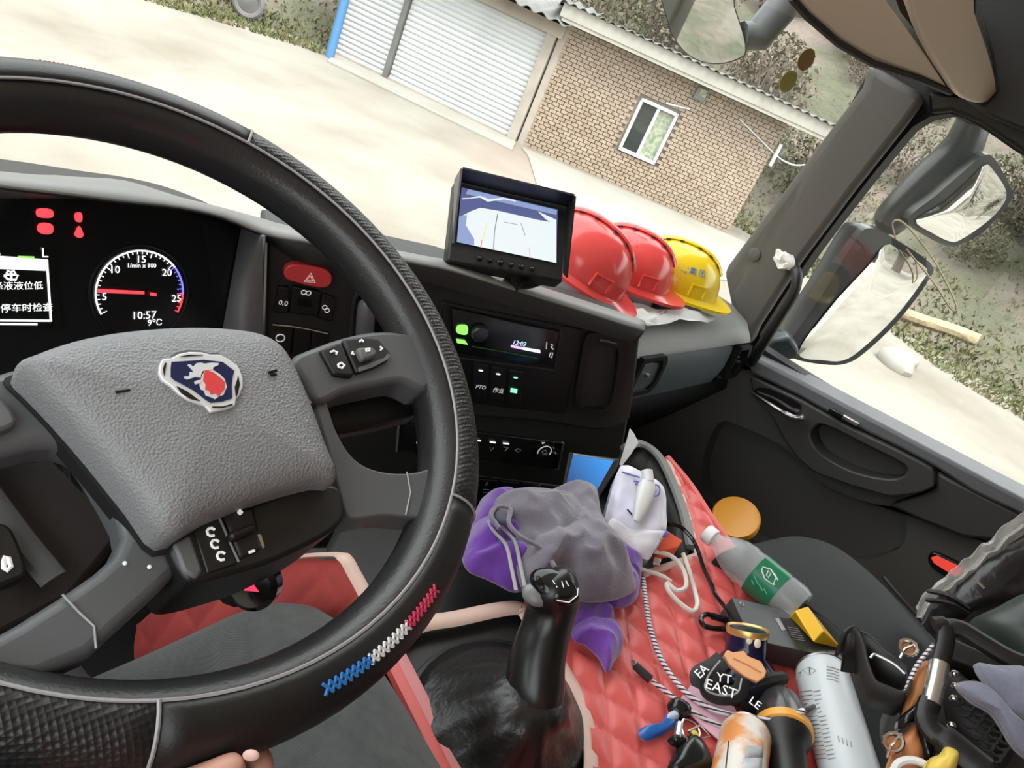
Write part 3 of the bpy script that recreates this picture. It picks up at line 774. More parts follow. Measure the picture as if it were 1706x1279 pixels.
# console: lower body, raised upper block
ul, ur = FA.loc(FA.px(447, 396))[0], FA.loc(FA.px(1036, 757))[0]
lowp = [FA.px(x, y, -.018) for x, y in ((447, 500), (640, 560), (900, 640), (1050, 690), (1038, 757))] + [FA.uv(ur-.02, -.52, -.018), FA.uv(ul+.02, -.52, -.018)]
MB().prism(lowp, -FA.n*.22).build('console_body', M['plastic'], dash, bevel=.008)
upp = [(447, 398), (500, 408), (560, 420), (640, 436), (753, 458), (850, 488), (960, 522), (1068, 557), (1060, 630), (1050, 700), (1020, 716), (987, 717), (911, 704), (820, 696), (700, 690), (560, 670), (438, 640)]
MB().prism(FA.pts(upp), -FA.n*.10).build('console_upper', M['plastic'], dash, bevel=.006)
MB().prism(FA.pts([(737, 503), (972, 549), (943, 690), (900, 686), (690, 660)], .003), -FA.n*.01).build('radio_panel', M['black'], dash, bevel=.002)
# hazard switch and switch bank
hz = MB().prism(FA.pts(cat2([(473, 455), (480, 444), (500, 441), (540, 449), (553, 462), (549, 476), (533, 480), (500, 473), (478, 466)], 3), .010), -FA.n*.012).build('hazard_switch', M['red'], dash, bevel=.002)
for s_ in (1, .55):
    MB().tube(FA.pts([(516+(x-516)*s_, 464+(y-464)*s_) for x, y in ((518, 455), (507, 469), (525, 471))], .0105), .0008, 4, True).build('triangle_mark', M['print'], hz)
def fbox(name, L, d=.006, mt=None, parent=None, bevel=.0015):
    return MB().prism(FA.pts(L, d), -FA.n*(d+.004 if d > 0 else .006)).build(name, mt or M['black'], parent or dash, bevel=bevel)
s1 = fbox('rocker_switch', [(464, 478), (482, 479), (480, 522), (456, 520)]); ctext('0.0', 471, 501, .0105, M['print'], FA, s1, d=.0065)
s2 = fbox('rocker_switch', [(489, 478), (534, 487), (529, 527), (482, 522)], .008)
MB().prism(FA.pts([(497, 497), (520, 500), (518, 512), (495, 509)], .0085), -FA.n*.004).build('thumb_dip', M['gloss'], s2)
s3 = fbox('rocker_switch', [(538, 490), (560, 498), (553, 536), (530, 531)])
for x, y, sw in ((506, 487, s2), (514, 488, s2), (541, 512, s3), (545, 517, s3)):
    MB().tube([FA.px(x, y, .009)+(FA.u*cos(t*pi/5)+FA.v*sin(t*pi/5))*.0032 for t in range(10)], .0007, 4, True).build('switch_icon', M['print'], sw)
for k, (x0, x1) in enumerate(((452, 484), (487, 514), (517, 546))):
    y0 = 541+k*5
    sw = fbox('rocker_switch', [(x0+4, y0), (x1+4, y0+5), (x1, y0+50), (x0, y0+46)])
    if k == 0: MB().tube([FA.px(467, 563, .008)+(FA.u*cos(t*pi/5)+FA.v*sin(t*pi/5))*.006 for t in range(10)], .0008, 4, True).build('switch_icon', M['print'], sw)
MB().tube(FA.pts([(454, 541), (485, 544), (515, 549), (546, 556)], .006), .0012, 5).build('switch_trim', M['steel'], dash)
MB().tube(FA.pts(cat2([(586, 560), (590, 505), (600, 483), (625, 478), (650, 490), (660, 560)], 4, False), .003), .004, 6).build('lever_frame', M['plastic'], dash)
MB().prism(FA.pts([(592, 560), (596, 495), (640, 487), (655, 560)], .001), -FA.n*.004).build('lever_recess', M['gloss'], dash)
MB().tube(FA.pts([(607, 565), (609, 530), (611, 506), (612, 500)], .014), [.013, .013, .012, .007], 10).build('brake_lever', M['grey'], dash)
# radio
rd = fbox('car_radio', [(752, 514), (932, 553), (921, 610), (756, 588)], .008, M['gloss'])
for L in ([(741, 506), (935, 546)], [(741, 506), (738, 592)], [(738, 592), (760, 596), (923, 617)], [(935, 546), (923, 617)]):
    MB().tube(FA.pts(L, .004), .0022, 5).build('radio_frame', M['plastic'], dash)
MB().lathe([(.0135, 0), (.0135, .009), (.012, .011), (.0, .0115)], FA.px(797, 552, .006), FA.n, 24).build('knob', mat('knob_metal', (.10, .10, .10), .3, .8), rd)
MB().prism(FA.pts(cat2([(760, 547), (764, 541), (778, 542), (777, 556), (762, 554)], 3), .009), FA.n*.002).build('button', M['lit_lime'], rd)
MB().prism(FA.pts([(760, 564), (774, 566), (779, 573), (761, 570)], .009), FA.n*.002).build('button', M['lit_lime'], rd)
MB().tube(FA.pts([(786, 577), (840, 586), (896, 597)], .009), .0009, 4).build('trim_line', mat('dim_green', (.05, .16, .05), .3), rd)
ctext('12:03', 862, 567, .0115, mat('lit_cyan', (.1, .1, .1), .5, emit=((.55, .8, 1), .3)), FA, rd, d=.009)
MB().prism(FA.pts([(851, 574), (870, 578), (870, 582), (851, 578)], .009), FA.n*.0005).build('level_bar', M['lit_p'], rd)
MB().prism(FA.pts([(870, 578), (900, 583), (900, 588), (870, 582)], .009), FA.n*.0005).build('level_bar', M['lit_w'], rd)
for L in ([(911, 570), (910, 581)], [(918, 573), (921, 575), (918, 578), (922, 582)], [(917, 588), (921, 588), (919, 596), (915, 594), (917, 588)]):
    MB().tube(FA.pts(L, .009), .0009, 4).build('button_icon', M['print'], rd)
# PTO switches
for k, (x, y) in enumerate(((800, 631), (829, 637), (858, 643))):
    sw = fbox('rocker_switch', [(x-10, y-27), (x+14, y-23), (x+10, y+34), (x-14, y+30)], .006)
    led = M['lit_g'] if k == 2 else M['lit_w']
    MB().prism([FA.px(x+1, y-14, .007)+FA.u*.0042*cos(t*pi/8)+FA.v*.0013*sin(t*pi/8) for t in range(16)], FA.n*.0005).build('indicator', led, sw)
    if k < 2: ctext(('PTO', '作业')[k], x-1, y+10, (.0098, .0105)[k], M['print'], FA, sw, d=.0068)
    else: MB().prism(FA.pts([(x-7, y+3), (x+4, y+5), (x+3, y+12), (x-8, y+10)], .007), FA.n*.0005).build('indicator', M['lit_g'], sw)
# climate panel
cp_ = fbox('climate_panel', [(666, 704), (941, 738), (931, 782), (661, 748)], -.012, M['black'])
for L in ([(661, 752), (664, 706), (674, 705)], [(935, 737), (939, 738), (930, 782), (925, 782)]):
    MB().tube(FA.pts(L, -.010), .0022, 5).build('panel_edge', M['grey'], cp_)
for x, y, r_ in ((706, 736, .018), (907, 753, .0205)):
    kn = MB().lathe([(r_*1.25, 0), (r_*1.25, .006), (r_, .008), (r_*.95, .022), (r_*.85, .024), (0, .024)], FA.px(x, y, -.012), FA.n, 28).build('knob', M['gloss'], cp_)
    c0 = FA.px(x, y, .0125)
    MB().tube([c0+(FA.u*cos(R(200-a))+FA.v*sin(R(200-a)))*r_*.66 for a in range(0, 221, 20)], .001, 4).build('knob_mark', M['print'], cp_)
    MB().tube([c0+(FA.u*cos(a)+FA.v*sin(a))*r_*.25 for a in (0, 1.57, 3.14, 4.71)], .0008, 4, True).build('knob_mark', M['thread'], cp_)
MB().prism(FA.pts([(903, 737), (908, 737), (908, 740), (903, 740)], -.010), FA.n*.0005).build('indicator', M['lit_w'], cp_)
for x, y in ((796, 734), (821, 737), (843, 739)):
    MB().prism(FA.pts([(x-5, y-2), (x+5, y-1), (x+5, y+1), (x-5, y)], -.010), FA.n*.0005).build('indicator', M['lit_w'], cp_)
for L in ([(816, 745), (818, 751), (823, 745)], [(839, 744), (846, 747), (841, 751), (847, 745)], [(858, 750), (863, 753), (868, 750), (863, 747), (858, 750)]):
    MB().tube(FA.pts(L, -.010), .0008, 4).build('panel_icon', M['thread'], cp_)
for L in ([(797, 793), (950, 812)],):
    MB().tube(FA.pts(L, -.016), .002, 5).build('panel_seam', M['black'], dash)
for k in range(4):
    x = 812+k*36; y = 818+k*4
    sw = fbox('blank_switch', [(x-14, y-20), (x+18, y-17), (x+14, y+34), (x-18, y+30)], -.010, M['black'])
    if k == 0:
        MB().tube([FA.px(811, 806, -.009)+FA.u*.002*cos(t*pi/5)+FA.v*.0036*sin(t*pi/5) for t in range(10)], .0007, 4, True).build('switch_icon', M['thread'], sw)
        MB().tube(FA.pts([(805, 815), (815, 816), (814, 821), (805, 820)], -.009), .0006, 4, True).build('switch_icon', M['thread'], sw)
# tall console vent with slats
m = MB(); ringface(m, FA.pts(cat2([(978, 560), (1000, 556), (1043, 566), (1049, 585), (1040, 650), (1026, 684), (1005, 695), (966, 690), (957, 672), (968, 600)], 4), .010),
                   FA.pts(cat2([(989, 576), (1010, 577), (1029, 582), (1030, 600), (1022, 655), (1010, 680), (975, 680), (967, 668), (976, 610)], 4), .010), -FA.n*.02, n=60, depth=-FA.n*.035)
vt = m.build('console_vent', M['black'], dash, ang=35)
for k in range(7):
    y = 590+k*13.5
    a, b = FA.px(982-k*1.9, y, -.008), FA.px(1030-k*1.9, y+7, -.008)
    MB().box((a+b)/2, (b-a)/2*.96, FA.v*.0035+FA.n*.005, FA.n*.0012-FA.v*.0009).build('vent_slat', M['gloss'], vt)
MB().tube(FA.pts([(998, 566), (1012, 568), (1027, 572)], .012), .0022, 6).build('vent_tab', M['chrome'], vt)

# passenger side of the dash
prof = [(.95, -.64), (.85, -.53), (.80, -.50), (.71, -.50), (.655, -.515), (.625, -.545), (.622, -.553)]
MB().loft([[V((x, y, z)) for y, z in prof]+[V((x, .9, -.60))] for x in (1.09, 1.45, 1.70, 1.79)]).build('passenger_top_pad', M['dashtop'], dash, ang=50)
prof = [(.628, -.556), (.618, -.575), (.614, -.62), (.622, -.662), (.70, -.67), (.70, -.556)]
MB().loft([[V((x, y+(.03 if x > 1.75 else 0), z)) for y, z in prof] for x in (1.09, 1.45, 1.70, 1.79)]).build('passenger_fascia', mat('blue_grey_plastic', (.075, .088, .092), .4, bump=(700, .1, .001)), dash, ang=35)
prof = [(.635, -.672), (.625, -.70), (.66, -.76), (.72, -.86), (.80, -.98), (.95, -1.0), (.95, -.672)]
MB().loft([[V((x, y, z)) for y, z in prof] for x in (1.05, 1.45, 1.83)]).build('glove_box', M['black'], dash, ang=50)
for (x, y, w_) in ((1081, 627, .052), (1232, 604, .034)):
    PP = Pl(at(x, y, y=.61), (1, 0, 0), (0, .05, 1))
    m = MB(); ringface(m, [PP.uv(a*w_, b*.046) for a, b in ((-1, 1), (.7, 1), (1, .6), (1, -.6), (.7, -1), (-1, -1))], [PP.uv(a*w_*.75, b*.036) for a, b in ((-1, 1), (.7, 1), (1, .5), (1, -.5), (.7, -1), (-1, -1))], -PP.n*.02, n=48, depth=-PP.n*.03)
    v_ = m.build('side_vent', M['black'], dash, ang=35)
    for k in range(4):
        MB().box(PP.uv(0, -.024+k*.016, -.012), PP.u*w_*.72, PP.v*.004+PP.n*.004, PP.n*.001-PP.v*.001).build('vent_slat', M['gloss'], v_)
    MB().box(PP.uv(0, 0, -.004), PP.u*.006, PP.v*.003, PP.n*.004).build('vent_tab', M['steel'], v_)
# side cheek panel of the dash beside the passenger footwell
MB().prism([V((1.12, .62, -.70)), V((1.60, .70, -.70)), V((1.60, .95, -1.2)), V((1.12, .95, -1.2))], (0, .02, .0)).build('footwell_panel', M['black'], dash)

# ================================================================ STEERING WHEEL
TW = R(24.5)
WP = Pl((.21, .386, -.289), (1, 0, 0), (0, cos(TW), sin(TW)))
PHI = R(3.7)
def wmir(p):
    a, b = WP.loc(p); d = (p-WP.o).dot(WP.n)
    x = a*cos(PHI)+b*sin(PHI); y = -a*sin(PHI)+b*cos(PHI); x = -x
    return WP.uv(x*cos(PHI)-y*sin(PHI), x*sin(PHI)+y*cos(PHI), d)
sw = thing('steering_wheel', 'black leather covered truck steering wheel with griffin emblem', 'steering wheel', WP.o)
RM, RA = .2115, .0215
def tor(th, ps, r=RA):
    return WP.uv((RM+r*cos(ps))*cos(th), (RM+r*cos(ps))*sin(th), r*1.08*sin(ps))
m = MB(); m.loft([[tor(2*pi*i/96, 2*pi*j/20) for j in range(20)] for i in range(97)], True, False)
m.build('rim', M['leather'], sw)
def thp(x, y):
    a, b = WP.loc(WP.px(x, y)); return math.atan2(b, a)
def shell(t0, t1, mt):
    n = max(6, int(abs(t1-t0)*16))
    rows = [[tor(t0+(t1-t0)*i/n, R(106-j*(198/14)), RA+.0022) for j in range(15)] for i in range(n+1)]
    MB().grid(rows).build('rim_cover', mt, sw, solid=.001)
    for ps in (106, -92):
        MB().tube([tor(t0+(t1-t0)*i/n, R(ps), RA+.0024) for i in range(n+1)], .0011, 5).build('seam', M['thread'], sw)
tA, tB, tC = thp(405, 240), thp(765, 870), thp(235, 1215)
shell(tB, tA, M['perf'])
shell(tC, tB, M['cover'])
shell(tC-R(95), tC, M['perf'])
shell(tA, tC-R(95)+2*pi, M['cover'])
for t in (tA, tB, tC):
    MB().tube([tor(t, R(106-j*14), RA+.003) for j in range(15)], .0011, 5).build('seam', M['thread'], sw)
tS, tE = thp(505, 1165), thp(705, 1015)
zz = []
N_ = 24
cols = [mat('blue_thread', (.03, .20, .55), .6), M['white'], mat('crimson_thread', (.62, .03, .10), .6)]
for c3 in range(3):
    m = MB()
    for k in range(N_//3):
        t = tS+(tE-tS)*(c3*N_/3+k)/N_; dt = (tE-tS)/N_
        m.tube([tor(t, R(76), RA+.0032), tor(t+dt*1.3, R(61), RA+.0036)], .0010, 5)
        m.tube([tor(t, R(61), RA+.0036), tor(t+dt*1.3, R(76), RA+.0032)], .0010, 5)
    m.build('lacing', cols[c3], sw)
m = MB()
ts, te = thp(70, 150), thp(165, 160)
for k in range(14):
    t = ts+(te-ts)*k/14
    m.tube([tor(t, R(30), RA+.0036), tor(t+(te-ts)/12, R(12), RA+.0036)], .0014, 5)
m.build('lacing', cols[2], sw)

def wp(L, d=0): return WP.pts(L, d)
air_px = [(30, 601), (58, 586), (110, 568), (180, 554), (260, 546), (340, 544), (420, 551), (464, 569), (490, 602), (520, 670), (545, 738), (566, 796), (535, 799), (480, 812), (420, 832), (350, 860), (280, 893), (228, 830), (160, 745), (100, 676), (60, 634)]
Pt = wp(cat2(air_px, 3), .034)
ca = sum(Pt, V((0, 0, 0)))/len(Pt)
m = MB()
def rg_(s, d): return [ca+(p-ca)*s+WP.n*d for p in Pt]
m.loft([rg_(.99, -.030), rg_(1.0, -.008), rg_(.985, -.002), rg_(.95, .003), rg_(.86, .0065), rg_(.7, .009), rg_(.4, .011), rg_(.05, .012)])
air = m.build('airbag_cover', M['pebble'], sw, ang=60)
MB().prism([ca+(p-ca)*1.03-WP.n*.0225 for p in Pt], -WP.n*.012).build('airbag_gap', M['rubber'], sw)
# emblem
def em(L): return [(250+x/9.478, 570+y/9.478) for x, y in L]
M['emw'] = mat('emblem_silver', (.80, .82, .84), .25, .2)
M['emb'] = mat('emblem_blue', (.008, .015, .075), .2)
emo = em([(145, 480), (160, 340), (200, 260), (340, 250), (450, 180), (620, 145), (820, 150), (960, 190), (1100, 190), (1230, 250), (1370, 350), (1415, 420), (1470, 560), (1470, 700), (1420, 830), (1360, 900), (1350, 1000), (1200, 1060), (960, 1100), (880, 1000), (760, 960), (600, 900), (450, 800), (330, 680), (200, 590)])
EPd = .0455
e0 = MB().prism(wp([(x-4+.02*(x-340), y-1+.03*(y-630)) for x, y in emo], EPd-.0015), -WP.n*.006).build('emblem_recess', M['spoke'], sw)
emb = MB().prism(wp(emo, EPd+.002), -WP.n*.005).build('emblem', M['emw'], sw, bevel=.0006)
MB().prism(wp(em([(340, 310), (850, 275), (1150, 310), (1330, 450), (1300, 560), (1290, 700), (1300, 880), (1150, 930), (960, 950), (880, 900), (700, 760), (520, 660), (400, 600), (330, 540), (330, 400)]), EPd+.0026), -WP.n*.001).build('blue_field', M['emb'], emb)
for L in ([(420, 690), (580, 770), (790, 925), (640, 890), (500, 800)], [(1390, 520), (1420, 660), (1390, 800), (1360, 870), (1340, 700), (1380, 580)], [(980, 1010), (1150, 1010), (1310, 965), (1300, 990), (1150, 1030), (1000, 1030)], [(230, 330), (260, 320), (240, 440), (225, 530), (205, 420)], [(470, 225), (620, 195), (840, 200), (620, 215)]):
    MB().prism(wp(em(L), EPd+.0026), -WP.n*.001).build('ring_slot', M['gloss'], emb)
MB().prism(wp(em([(820, 520), (780, 660), (800, 740), (850, 760), (880, 840), (950, 860), (1030, 895), (1080, 860), (1160, 830), (1215, 700), (1180, 580), (1100, 500), (1000, 440), (880, 430)]), EPd+.003), -WP.n*.001).build('griffin_mane', M['emw'], emb)
MB().prism(wp(em([(880, 430), (1010, 480), (1090, 540), (1180, 620), (1180, 740), (1120, 800), (1090, 860), (1030, 800), (960, 820), (930, 760), (870, 740), (880, 660), (840, 600), (850, 500)]), EPd+.0034), -WP.n*.001).build('griffin_head', M['red'], emb)
crn = [(560, 330), (600, 320), (660, 370), (720, 300), (800, 290), (870, 310), (1000, 290), (1130, 300), (1120, 340), (1030, 380), (1020, 430), (960, 430), (840, 450), (800, 540), (800, 580), (700, 570), (560, 620), (500, 590), (490, 560), (590, 560), (600, 470), (680, 480), (640, 420)]
MB().prism(wp(em([(820+(x-820)*.86, 440+(y-440)*.80) for x, y in crn]), EPd+.0034), -WP.n*.001).build('griffin_crown', M['emw'], emb)
MB().prism(wp(em([(700, 620), (740, 600), (820, 590), (800, 640), (720, 660)]), EPd+.0034), -WP.n*.001).build('griffin_claw', M['emw'], emb)
# small marks on the pad
for L in ([(447, 620), (461, 617)], [(451, 624), (460, 623)], [(193, 653), (216, 650)]):
    MB().tube(wp(L, .044), .0009, 5).build('pad_mark', M['gloss'], air)

# spokes: drawn on the passenger side, mirrored for the driver side
ups = [(486, 598), (530, 575), (575, 560), (620, 551), (665, 552), (700, 565), (722, 610), (712, 650), (672, 634), (630, 640), (575, 652), (532, 672), (512, 640)]
los = [(520, 640), (536, 640), (556, 706), (580, 752), (612, 778), (660, 788), (710, 782), (742, 756), (768, 720), (775, 780), (752, 850), (700, 862), (640, 858), (590, 864), (574, 846), (562, 798), (545, 738)]
bks = [(520, 640), (640, 632), (690, 650), (700, 690), (640, 705), (560, 720)]
for mirr in (False, True):
    f_ = (lambda L: [wmir(p) for p in L]) if mirr else (lambda L: L)
    if mirr:
        MB().prism(wp([(-330, 745), (-330, 640), (-60, 632), (0, 618), (38, 606), (62, 630), (120, 700), (228, 834), (284, 902), (302, 950), (262, 988), (200, 1044), (150, 1092), (60, 1130), (-20, 1130), (-40, 1075), (30, 1037), (105, 990), (160, 952), (190, 925), (205, 895), (200, 868), (180, 830), (150, 780), (130, 752), (110, 740), (60, 742), (0, 756)], .010), -WP.n*.026).build('side_spoke', M['spoke'], sw, bevel=.006, seg=3)
        MB().prism(wp([(-330, 700), (60, 700), (130, 745), (215, 880), (120, 995), (0, 1060), (-200, 1060)], -.030), -WP.n*.01).build('spoke_back', mat('shaded_warm_black', (.042, .034, .033), .5), sw, bevel=.004)  # warm dark colour stands in for shade on the lower plastic
        MB().tube(wp([(-60, 770), (-10, 838), (40, 905), (90, 965)], -.016), .0075, 8, flat=.6).build('spoke_rib', M['spoke'], sw)
        MB().prism(wp(cat2([(-60, 640), (4, 664), (28, 698), (20, 709), (0, 716), (-60, 724)], 2), .0165), -WP.n*.01).build('spoke_button', M['grey'], sw, bevel=.002)
    else:
        MB().prism(wp(cat2(ups, 3), .012), -WP.n*.028).build('side_spoke', M['spoke'], sw, bevel=.006, seg=3)
        MB().prism(wp(cat2(los, 3), .008), -WP.n*.024).build('lower_spoke', M['spoke'], sw, bevel=.006, seg=3)
        MB().prism(wp(bks, -.02), -WP.n*.02).build('spoke_back', M['black'], sw, bevel=.006)
    MB().tube(wp([(678, 786), (684, 820), (676, 858)] if not mirr else [(104, 990), (130, 1018), (157, 1043), (160, 1080)], .0085 if not mirr else .0105), .0007, 5).build('spoke_seam', M['thread'], sw)
    if mirr: continue
    pads = [[(534, 581), (563, 570), (571, 574), (592, 622), (586, 627), (557, 623)], [(571, 564), (604, 560), (631, 564), (652, 589), (647, 599), (623, 612), (595, 621)]]
    for L in pads:
        MB().prism(f_(wp(L, .016)), -WP.n*.01).build('spoke_button', M['black'], sw, bevel=.002)
    MB().prism(f_(wp([(595, 578), (622, 577), (630, 586), (626, 593), (605, 599)], .021)), -WP.n*.01).build('spoke_button', M['grey'], sw, bevel=.002)
    MB().prism(f_(wp([(597, 612), (640, 596), (647, 588), (650, 592), (645, 599), (622, 611), (598, 619)], .0165)), -WP.n*.001).build('button_gloss', M['grey'], sw)
    if not mirr:
        for L in ([(551, 586), (556, 584), (562, 586), (560, 590)], [(563, 607), (569, 604), (574, 608), (570, 613), (564, 611), (563, 607)], [(599, 569), (603, 566), (606, 569)], [(588, 586), (586, 589), (590, 590)], [(633, 577), (637, 580), (634, 583)], [(610, 581), (616, 580), (616, 584), (610, 585), (610, 581)]):
            MB().tube(wp(L, .0215 if L[0][0] == 610 else .0168), .0008, 5).build('button_icon', M['print'], sw)
        for p in ((208, 938), (249, 944)):
            MB().ell(WP.px(*p, .0105), WP.u*.0012, WP.v*.0012, WP.n*.0008, 8, 5).build('painted_glint', M['print'], sw)  # white dots paint specular highlights onto the spoke
# lower pod with rocker and icons
MB().prism(wp(cat2([(286, 902), (350, 868), (480, 820), (556, 806), (574, 842), (560, 880), (470, 928), (400, 952), (330, 968), (304, 956)], 3), .018), -WP.n*.06).build('hub_pod', M['black'], sw, bevel=.006)
MB().prism(wp([(288, 905), (318, 889), (340, 950), (328, 964), (306, 952)], .0195), -WP.n*.006).build('pod_trim', M['grey'], sw, bevel=.002)
MB().prism(wp([(322, 880), (363, 858), (397, 938), (346, 955)], .0195), -WP.n*.006).build('pod_button', M['black'], sw, bevel=.001)
rk = MB(); rk.prism(wp([(369, 853), (424, 840), (441, 914), (399, 934)], .020), -WP.n*.008)
rk = rk.build('rocker_button', M['black'], sw, bevel=.003)
MB().prism(wp([(381, 884), (425, 869), (430, 882), (388, 900)], .026), -WP.n*.012).build('rocker_ridge', M['black'], rk, bevel=.003)
MB().tube(wp([(363, 857), (380, 896), (398, 936)], .020), .0009, 5).build('pod_seam', M['grey'], sw)
MB().prism(wp([(429, 890), (435, 890), (441, 910), (438, 914)], .0205), -WP.n*.004).build('rocker_glint', M['steel'], rk)
for L in ([(396, 853), (404, 853)], [(400, 849), (400, 857)], [(415, 920), (424, 917)]):
    MB().tube(wp(L, .0215), .0009, 5).build('button_icon', M['print'], rk)
for x, y in ((352, 886), (359, 906), (369, 926)):
    MB().tube([WP.px(x, y, .0205)+(WP.u*cos(a)+WP.v*sin(a))*.0024 for a in (.3, 1.1, 1.9, 2.7, 3.5, 4.3, 5.1)], .0008, 5).build('button_icon', M['print'], sw)
# button on the driver side of the wheel with a lamp symbol
bb = MB().prism(wp(cat2([(-30, 880), (10, 872), (30, 900), (44, 950), (20, 968), (-30, 975)], 3), -.002), -WP.n*.012).build('side_button', M['black'], sw, bevel=.003)
MB().tube(wp([(6, 935), (8, 928), (14, 930), (18, 944), (12, 950), (6, 946)], -.0012), .0012, 5, True).build('button_icon', M['print'], sw)
# column and stalk
cl_ = thing('steering_column', 'black steering column behind the wheel hub with a stalk', 'steering column', WP.o-WP.n*.3)
m = MB(); ax = -WP.n
m.tube([WP.o+ax*.05-WP.v*.02, WP.o+ax*.12-WP.v*.02, WP.o+ax*.26+V((0, .05, 0)), WP.o+ax*.50+V((0, .20, -.02))], [.045, .045, .045, .045], 18)
m.build('shroud', M['black'], cl_)
kp = WP.px(424, 968, -.09)
stk = MB().tube([WP.o+ax*.12+V((.05, 0, -.01)), WP.o.lerp(kp, .55)+ax*.06, kp+V((-.01, .01, .01)), kp-WP.v*.012+WP.n*.004], [.014, .013, .026, .022], 14).build('stalk', M['black'], cl_, sub=1)
kc = at(421, 977, d=kp.length-.034)
vd = -ray(421, 977)
KP = Pl(kc, CX, -CY)
MB().lathe([(.0165, -.012), (.0165, 0), (.013, .004), (0, .0055)], kc, KP.n, 24).build('stalk_cap', M['gloss'], cl_)
MB().prism([KP.uv(a, b, .0052) for a, b in ((.0, .0062), (-.004, -.001), (.006, -.002))], KP.n*.0006).build('triangle_mark', mat('red_mark', (.6, .03, .09), .4, emit=((1, .05, .15), .2)), cl_)

# ================================================================ DRIVER
M['denim'] = mat('charcoal_denim', (.040, .043, .042), .85, wave=(150, .3, .001), var=(60, (.065, .068, .066), .3, .7), sheen=.2)
M['skin'] = mat('skin', (.62, .33, .24), .5, var=(40, (.52, .25, .18), .35, .7), bump=(300, .2, .001))
driver = thing('person', 'driver in charcoal jeans with one hand below the steering wheel', 'person', (.2, .0, -.75))
def skinned(name, J, E, root, mt, parent, sub=2):
    c = V(J[root][0])
    me = bpy.data.meshes.new(name)
    me.from_pydata([tuple(V(p)-c) for p, r in J], E, [])
    o = bpy.data.objects.new(name, me); col.objects.link(o); place(o, c, parent)
    sk = o.modifiers.new('skin', 'SKIN'); sk.use_smooth_shade = True
    sd = o.modifiers.new('sub', 'SUBSURF'); sd.levels = sub; sd.render_levels = sub
    for i, (p, r) in enumerate(J):
        q = me.skin_vertices[0].data[i]; q.radius = (r, r) if not isinstance(r, tuple) else r; q.use_root = (i == root)
    me.materials.append(mt)
    return o
kn = at(480, 1098, d=.90); hip = at(660, 1620, d=.70)
th1 = kn.lerp(hip, .33); th2 = kn.lerp(hip, .66)
foot = V((.36, .70, -1.17))
kl = V((.02, .40, -.70)); hl = V((.13, -.12, -.66)); fl_ = V((.05, .70, -1.17))
pel = (hip+hl)/2+V((0, -.03, 0))
J = [(pel, .13), (hip, .105), (th2, .098), (th1, .090), (kn, .078), (kn.lerp(foot, .12), .070), (kn.lerp(foot, .5), .060), (foot, .052), (foot+V((0, .14, -.03)), .04),
     (hl, .105), (hl.lerp(kl, .5), .092), (kl, .075), (kl.lerp(fl_, .5), .06), (fl_, .052), (fl_+V((0, .14, -.03)), .04), (pel+V((0, -.06, .14)), .135)]
skinned('jeans', J, [(0, 1), (1, 2), (2, 3), (3, 4), (4, 5), (5, 6), (6, 7), (7, 8), (0, 9), (9, 10), (10, 11), (11, 12), (12, 13), (13, 14), (0, 15)], 0, M['denim'], driver)
hd = .47
H = lambda x, y, dd=0: at(x, y, d=hd+dd)
J = [(H(250, 1330), .017), (H(180, 1370, -.02), .024), (H(60, 1440, -.04), .028), (H(-160, 1560, -.06), .036),
     (H(225, 1286, .01), .0098), (H(318, 1271, .012), .0096), (H(398, 1256, .012), .0094), (H(436, 1262, .006), .0084), (H(438, 1292, -.004), .0068),     # index
     (H(262, 1340, .0), .0090), (H(340, 1322, .0), .0086), (H(400, 1310, -.004), .0082), (H(425, 1325, -.012), .0072),      # middle
     (H(240, 1345, -.02), .0100), (H(300, 1315, -.032), .0092), (H(365, 1292, -.034), .0086), (H(410, 1266, -.030), .0080),   # thumb
     (H(250, 1375, -.005), .0088), (H(320, 1365, -.01), .0082), (H(370, 1365, -.018), .0074),
     (H(235, 1400, -.01), .0080), (H(290, 1402, -.016), .0074), (H(330, 1405, -.024), .0066)]
skinned('body', J, [(0, 1), (1, 2), (2, 3), (0, 4), (4, 5), (5, 6), (6, 7), (7, 8), (0, 9), (9, 10), (10, 11), (11, 12), (0, 13), (13, 14), (14, 15), (15, 16), (0, 17), (17, 18), (18, 19), (0, 20), (20, 21), (21, 22)], 0, M['skin'], driver)
MB().ell(H(418, 1258, -.0362), CX*.0042, CY*.0030, _F*-.0014, 12, 8).build('thumb_nail', mat('nail', (.72, .46, .40), .25), driver)
sl = [(H(40, 1450, -.04), .034), (H(-60, 1505, -.05), .040), (H(-180, 1580, -.06), .05)]
m = MB(); m.tube([p for p, r in sl], [r for p, r in sl], 16); m.build('sleeve', M['seat'], driver)

# ================================================================ THINGS ON THE DASH
# ---- reversing monitor with sunshade
RP = Pl((.860, .704, -.326), (.85, -.52, .088), (.333, .66, .674))
mon = thing('reversing_monitor', 'black reversing camera monitor with sunshade standing on the dashboard', 'monitor', RP.uv(0, -.075, -.01))
MB().prism(RP.pts([(760, 296), (950, 338), (938, 470), (745, 434)], -.002), -RP.n*.028).build('case', M['black'], mon, bevel=.004)
# shade: left, top, right flaps
MB().prism([RP.px(760, 300, .0), RP.px(757, 407, .0), RP.px(756, 405, .006), RP.px(771, 281, .032)], -RP.u*.003).build('sunshade_side', M['grey'], mon)  # grey on this flap paints in the light that falls on it
MB().prism([RP.px(765, 303, .0), RP.px(946, 345, .0), RP.px(957, 326, .034), RP.px(771, 281, .034)], RP.v*.003).build('sunshade_top', mat('indigo_black', (.016, .016, .028), .4), mon)
MB().prism([RP.px(944, 342, .0), RP.px(938, 455, .0), RP.px(943, 462, .010), RP.px(957, 326, .034)], RP.u*.003).build('sunshade_side', M['black'], mon)
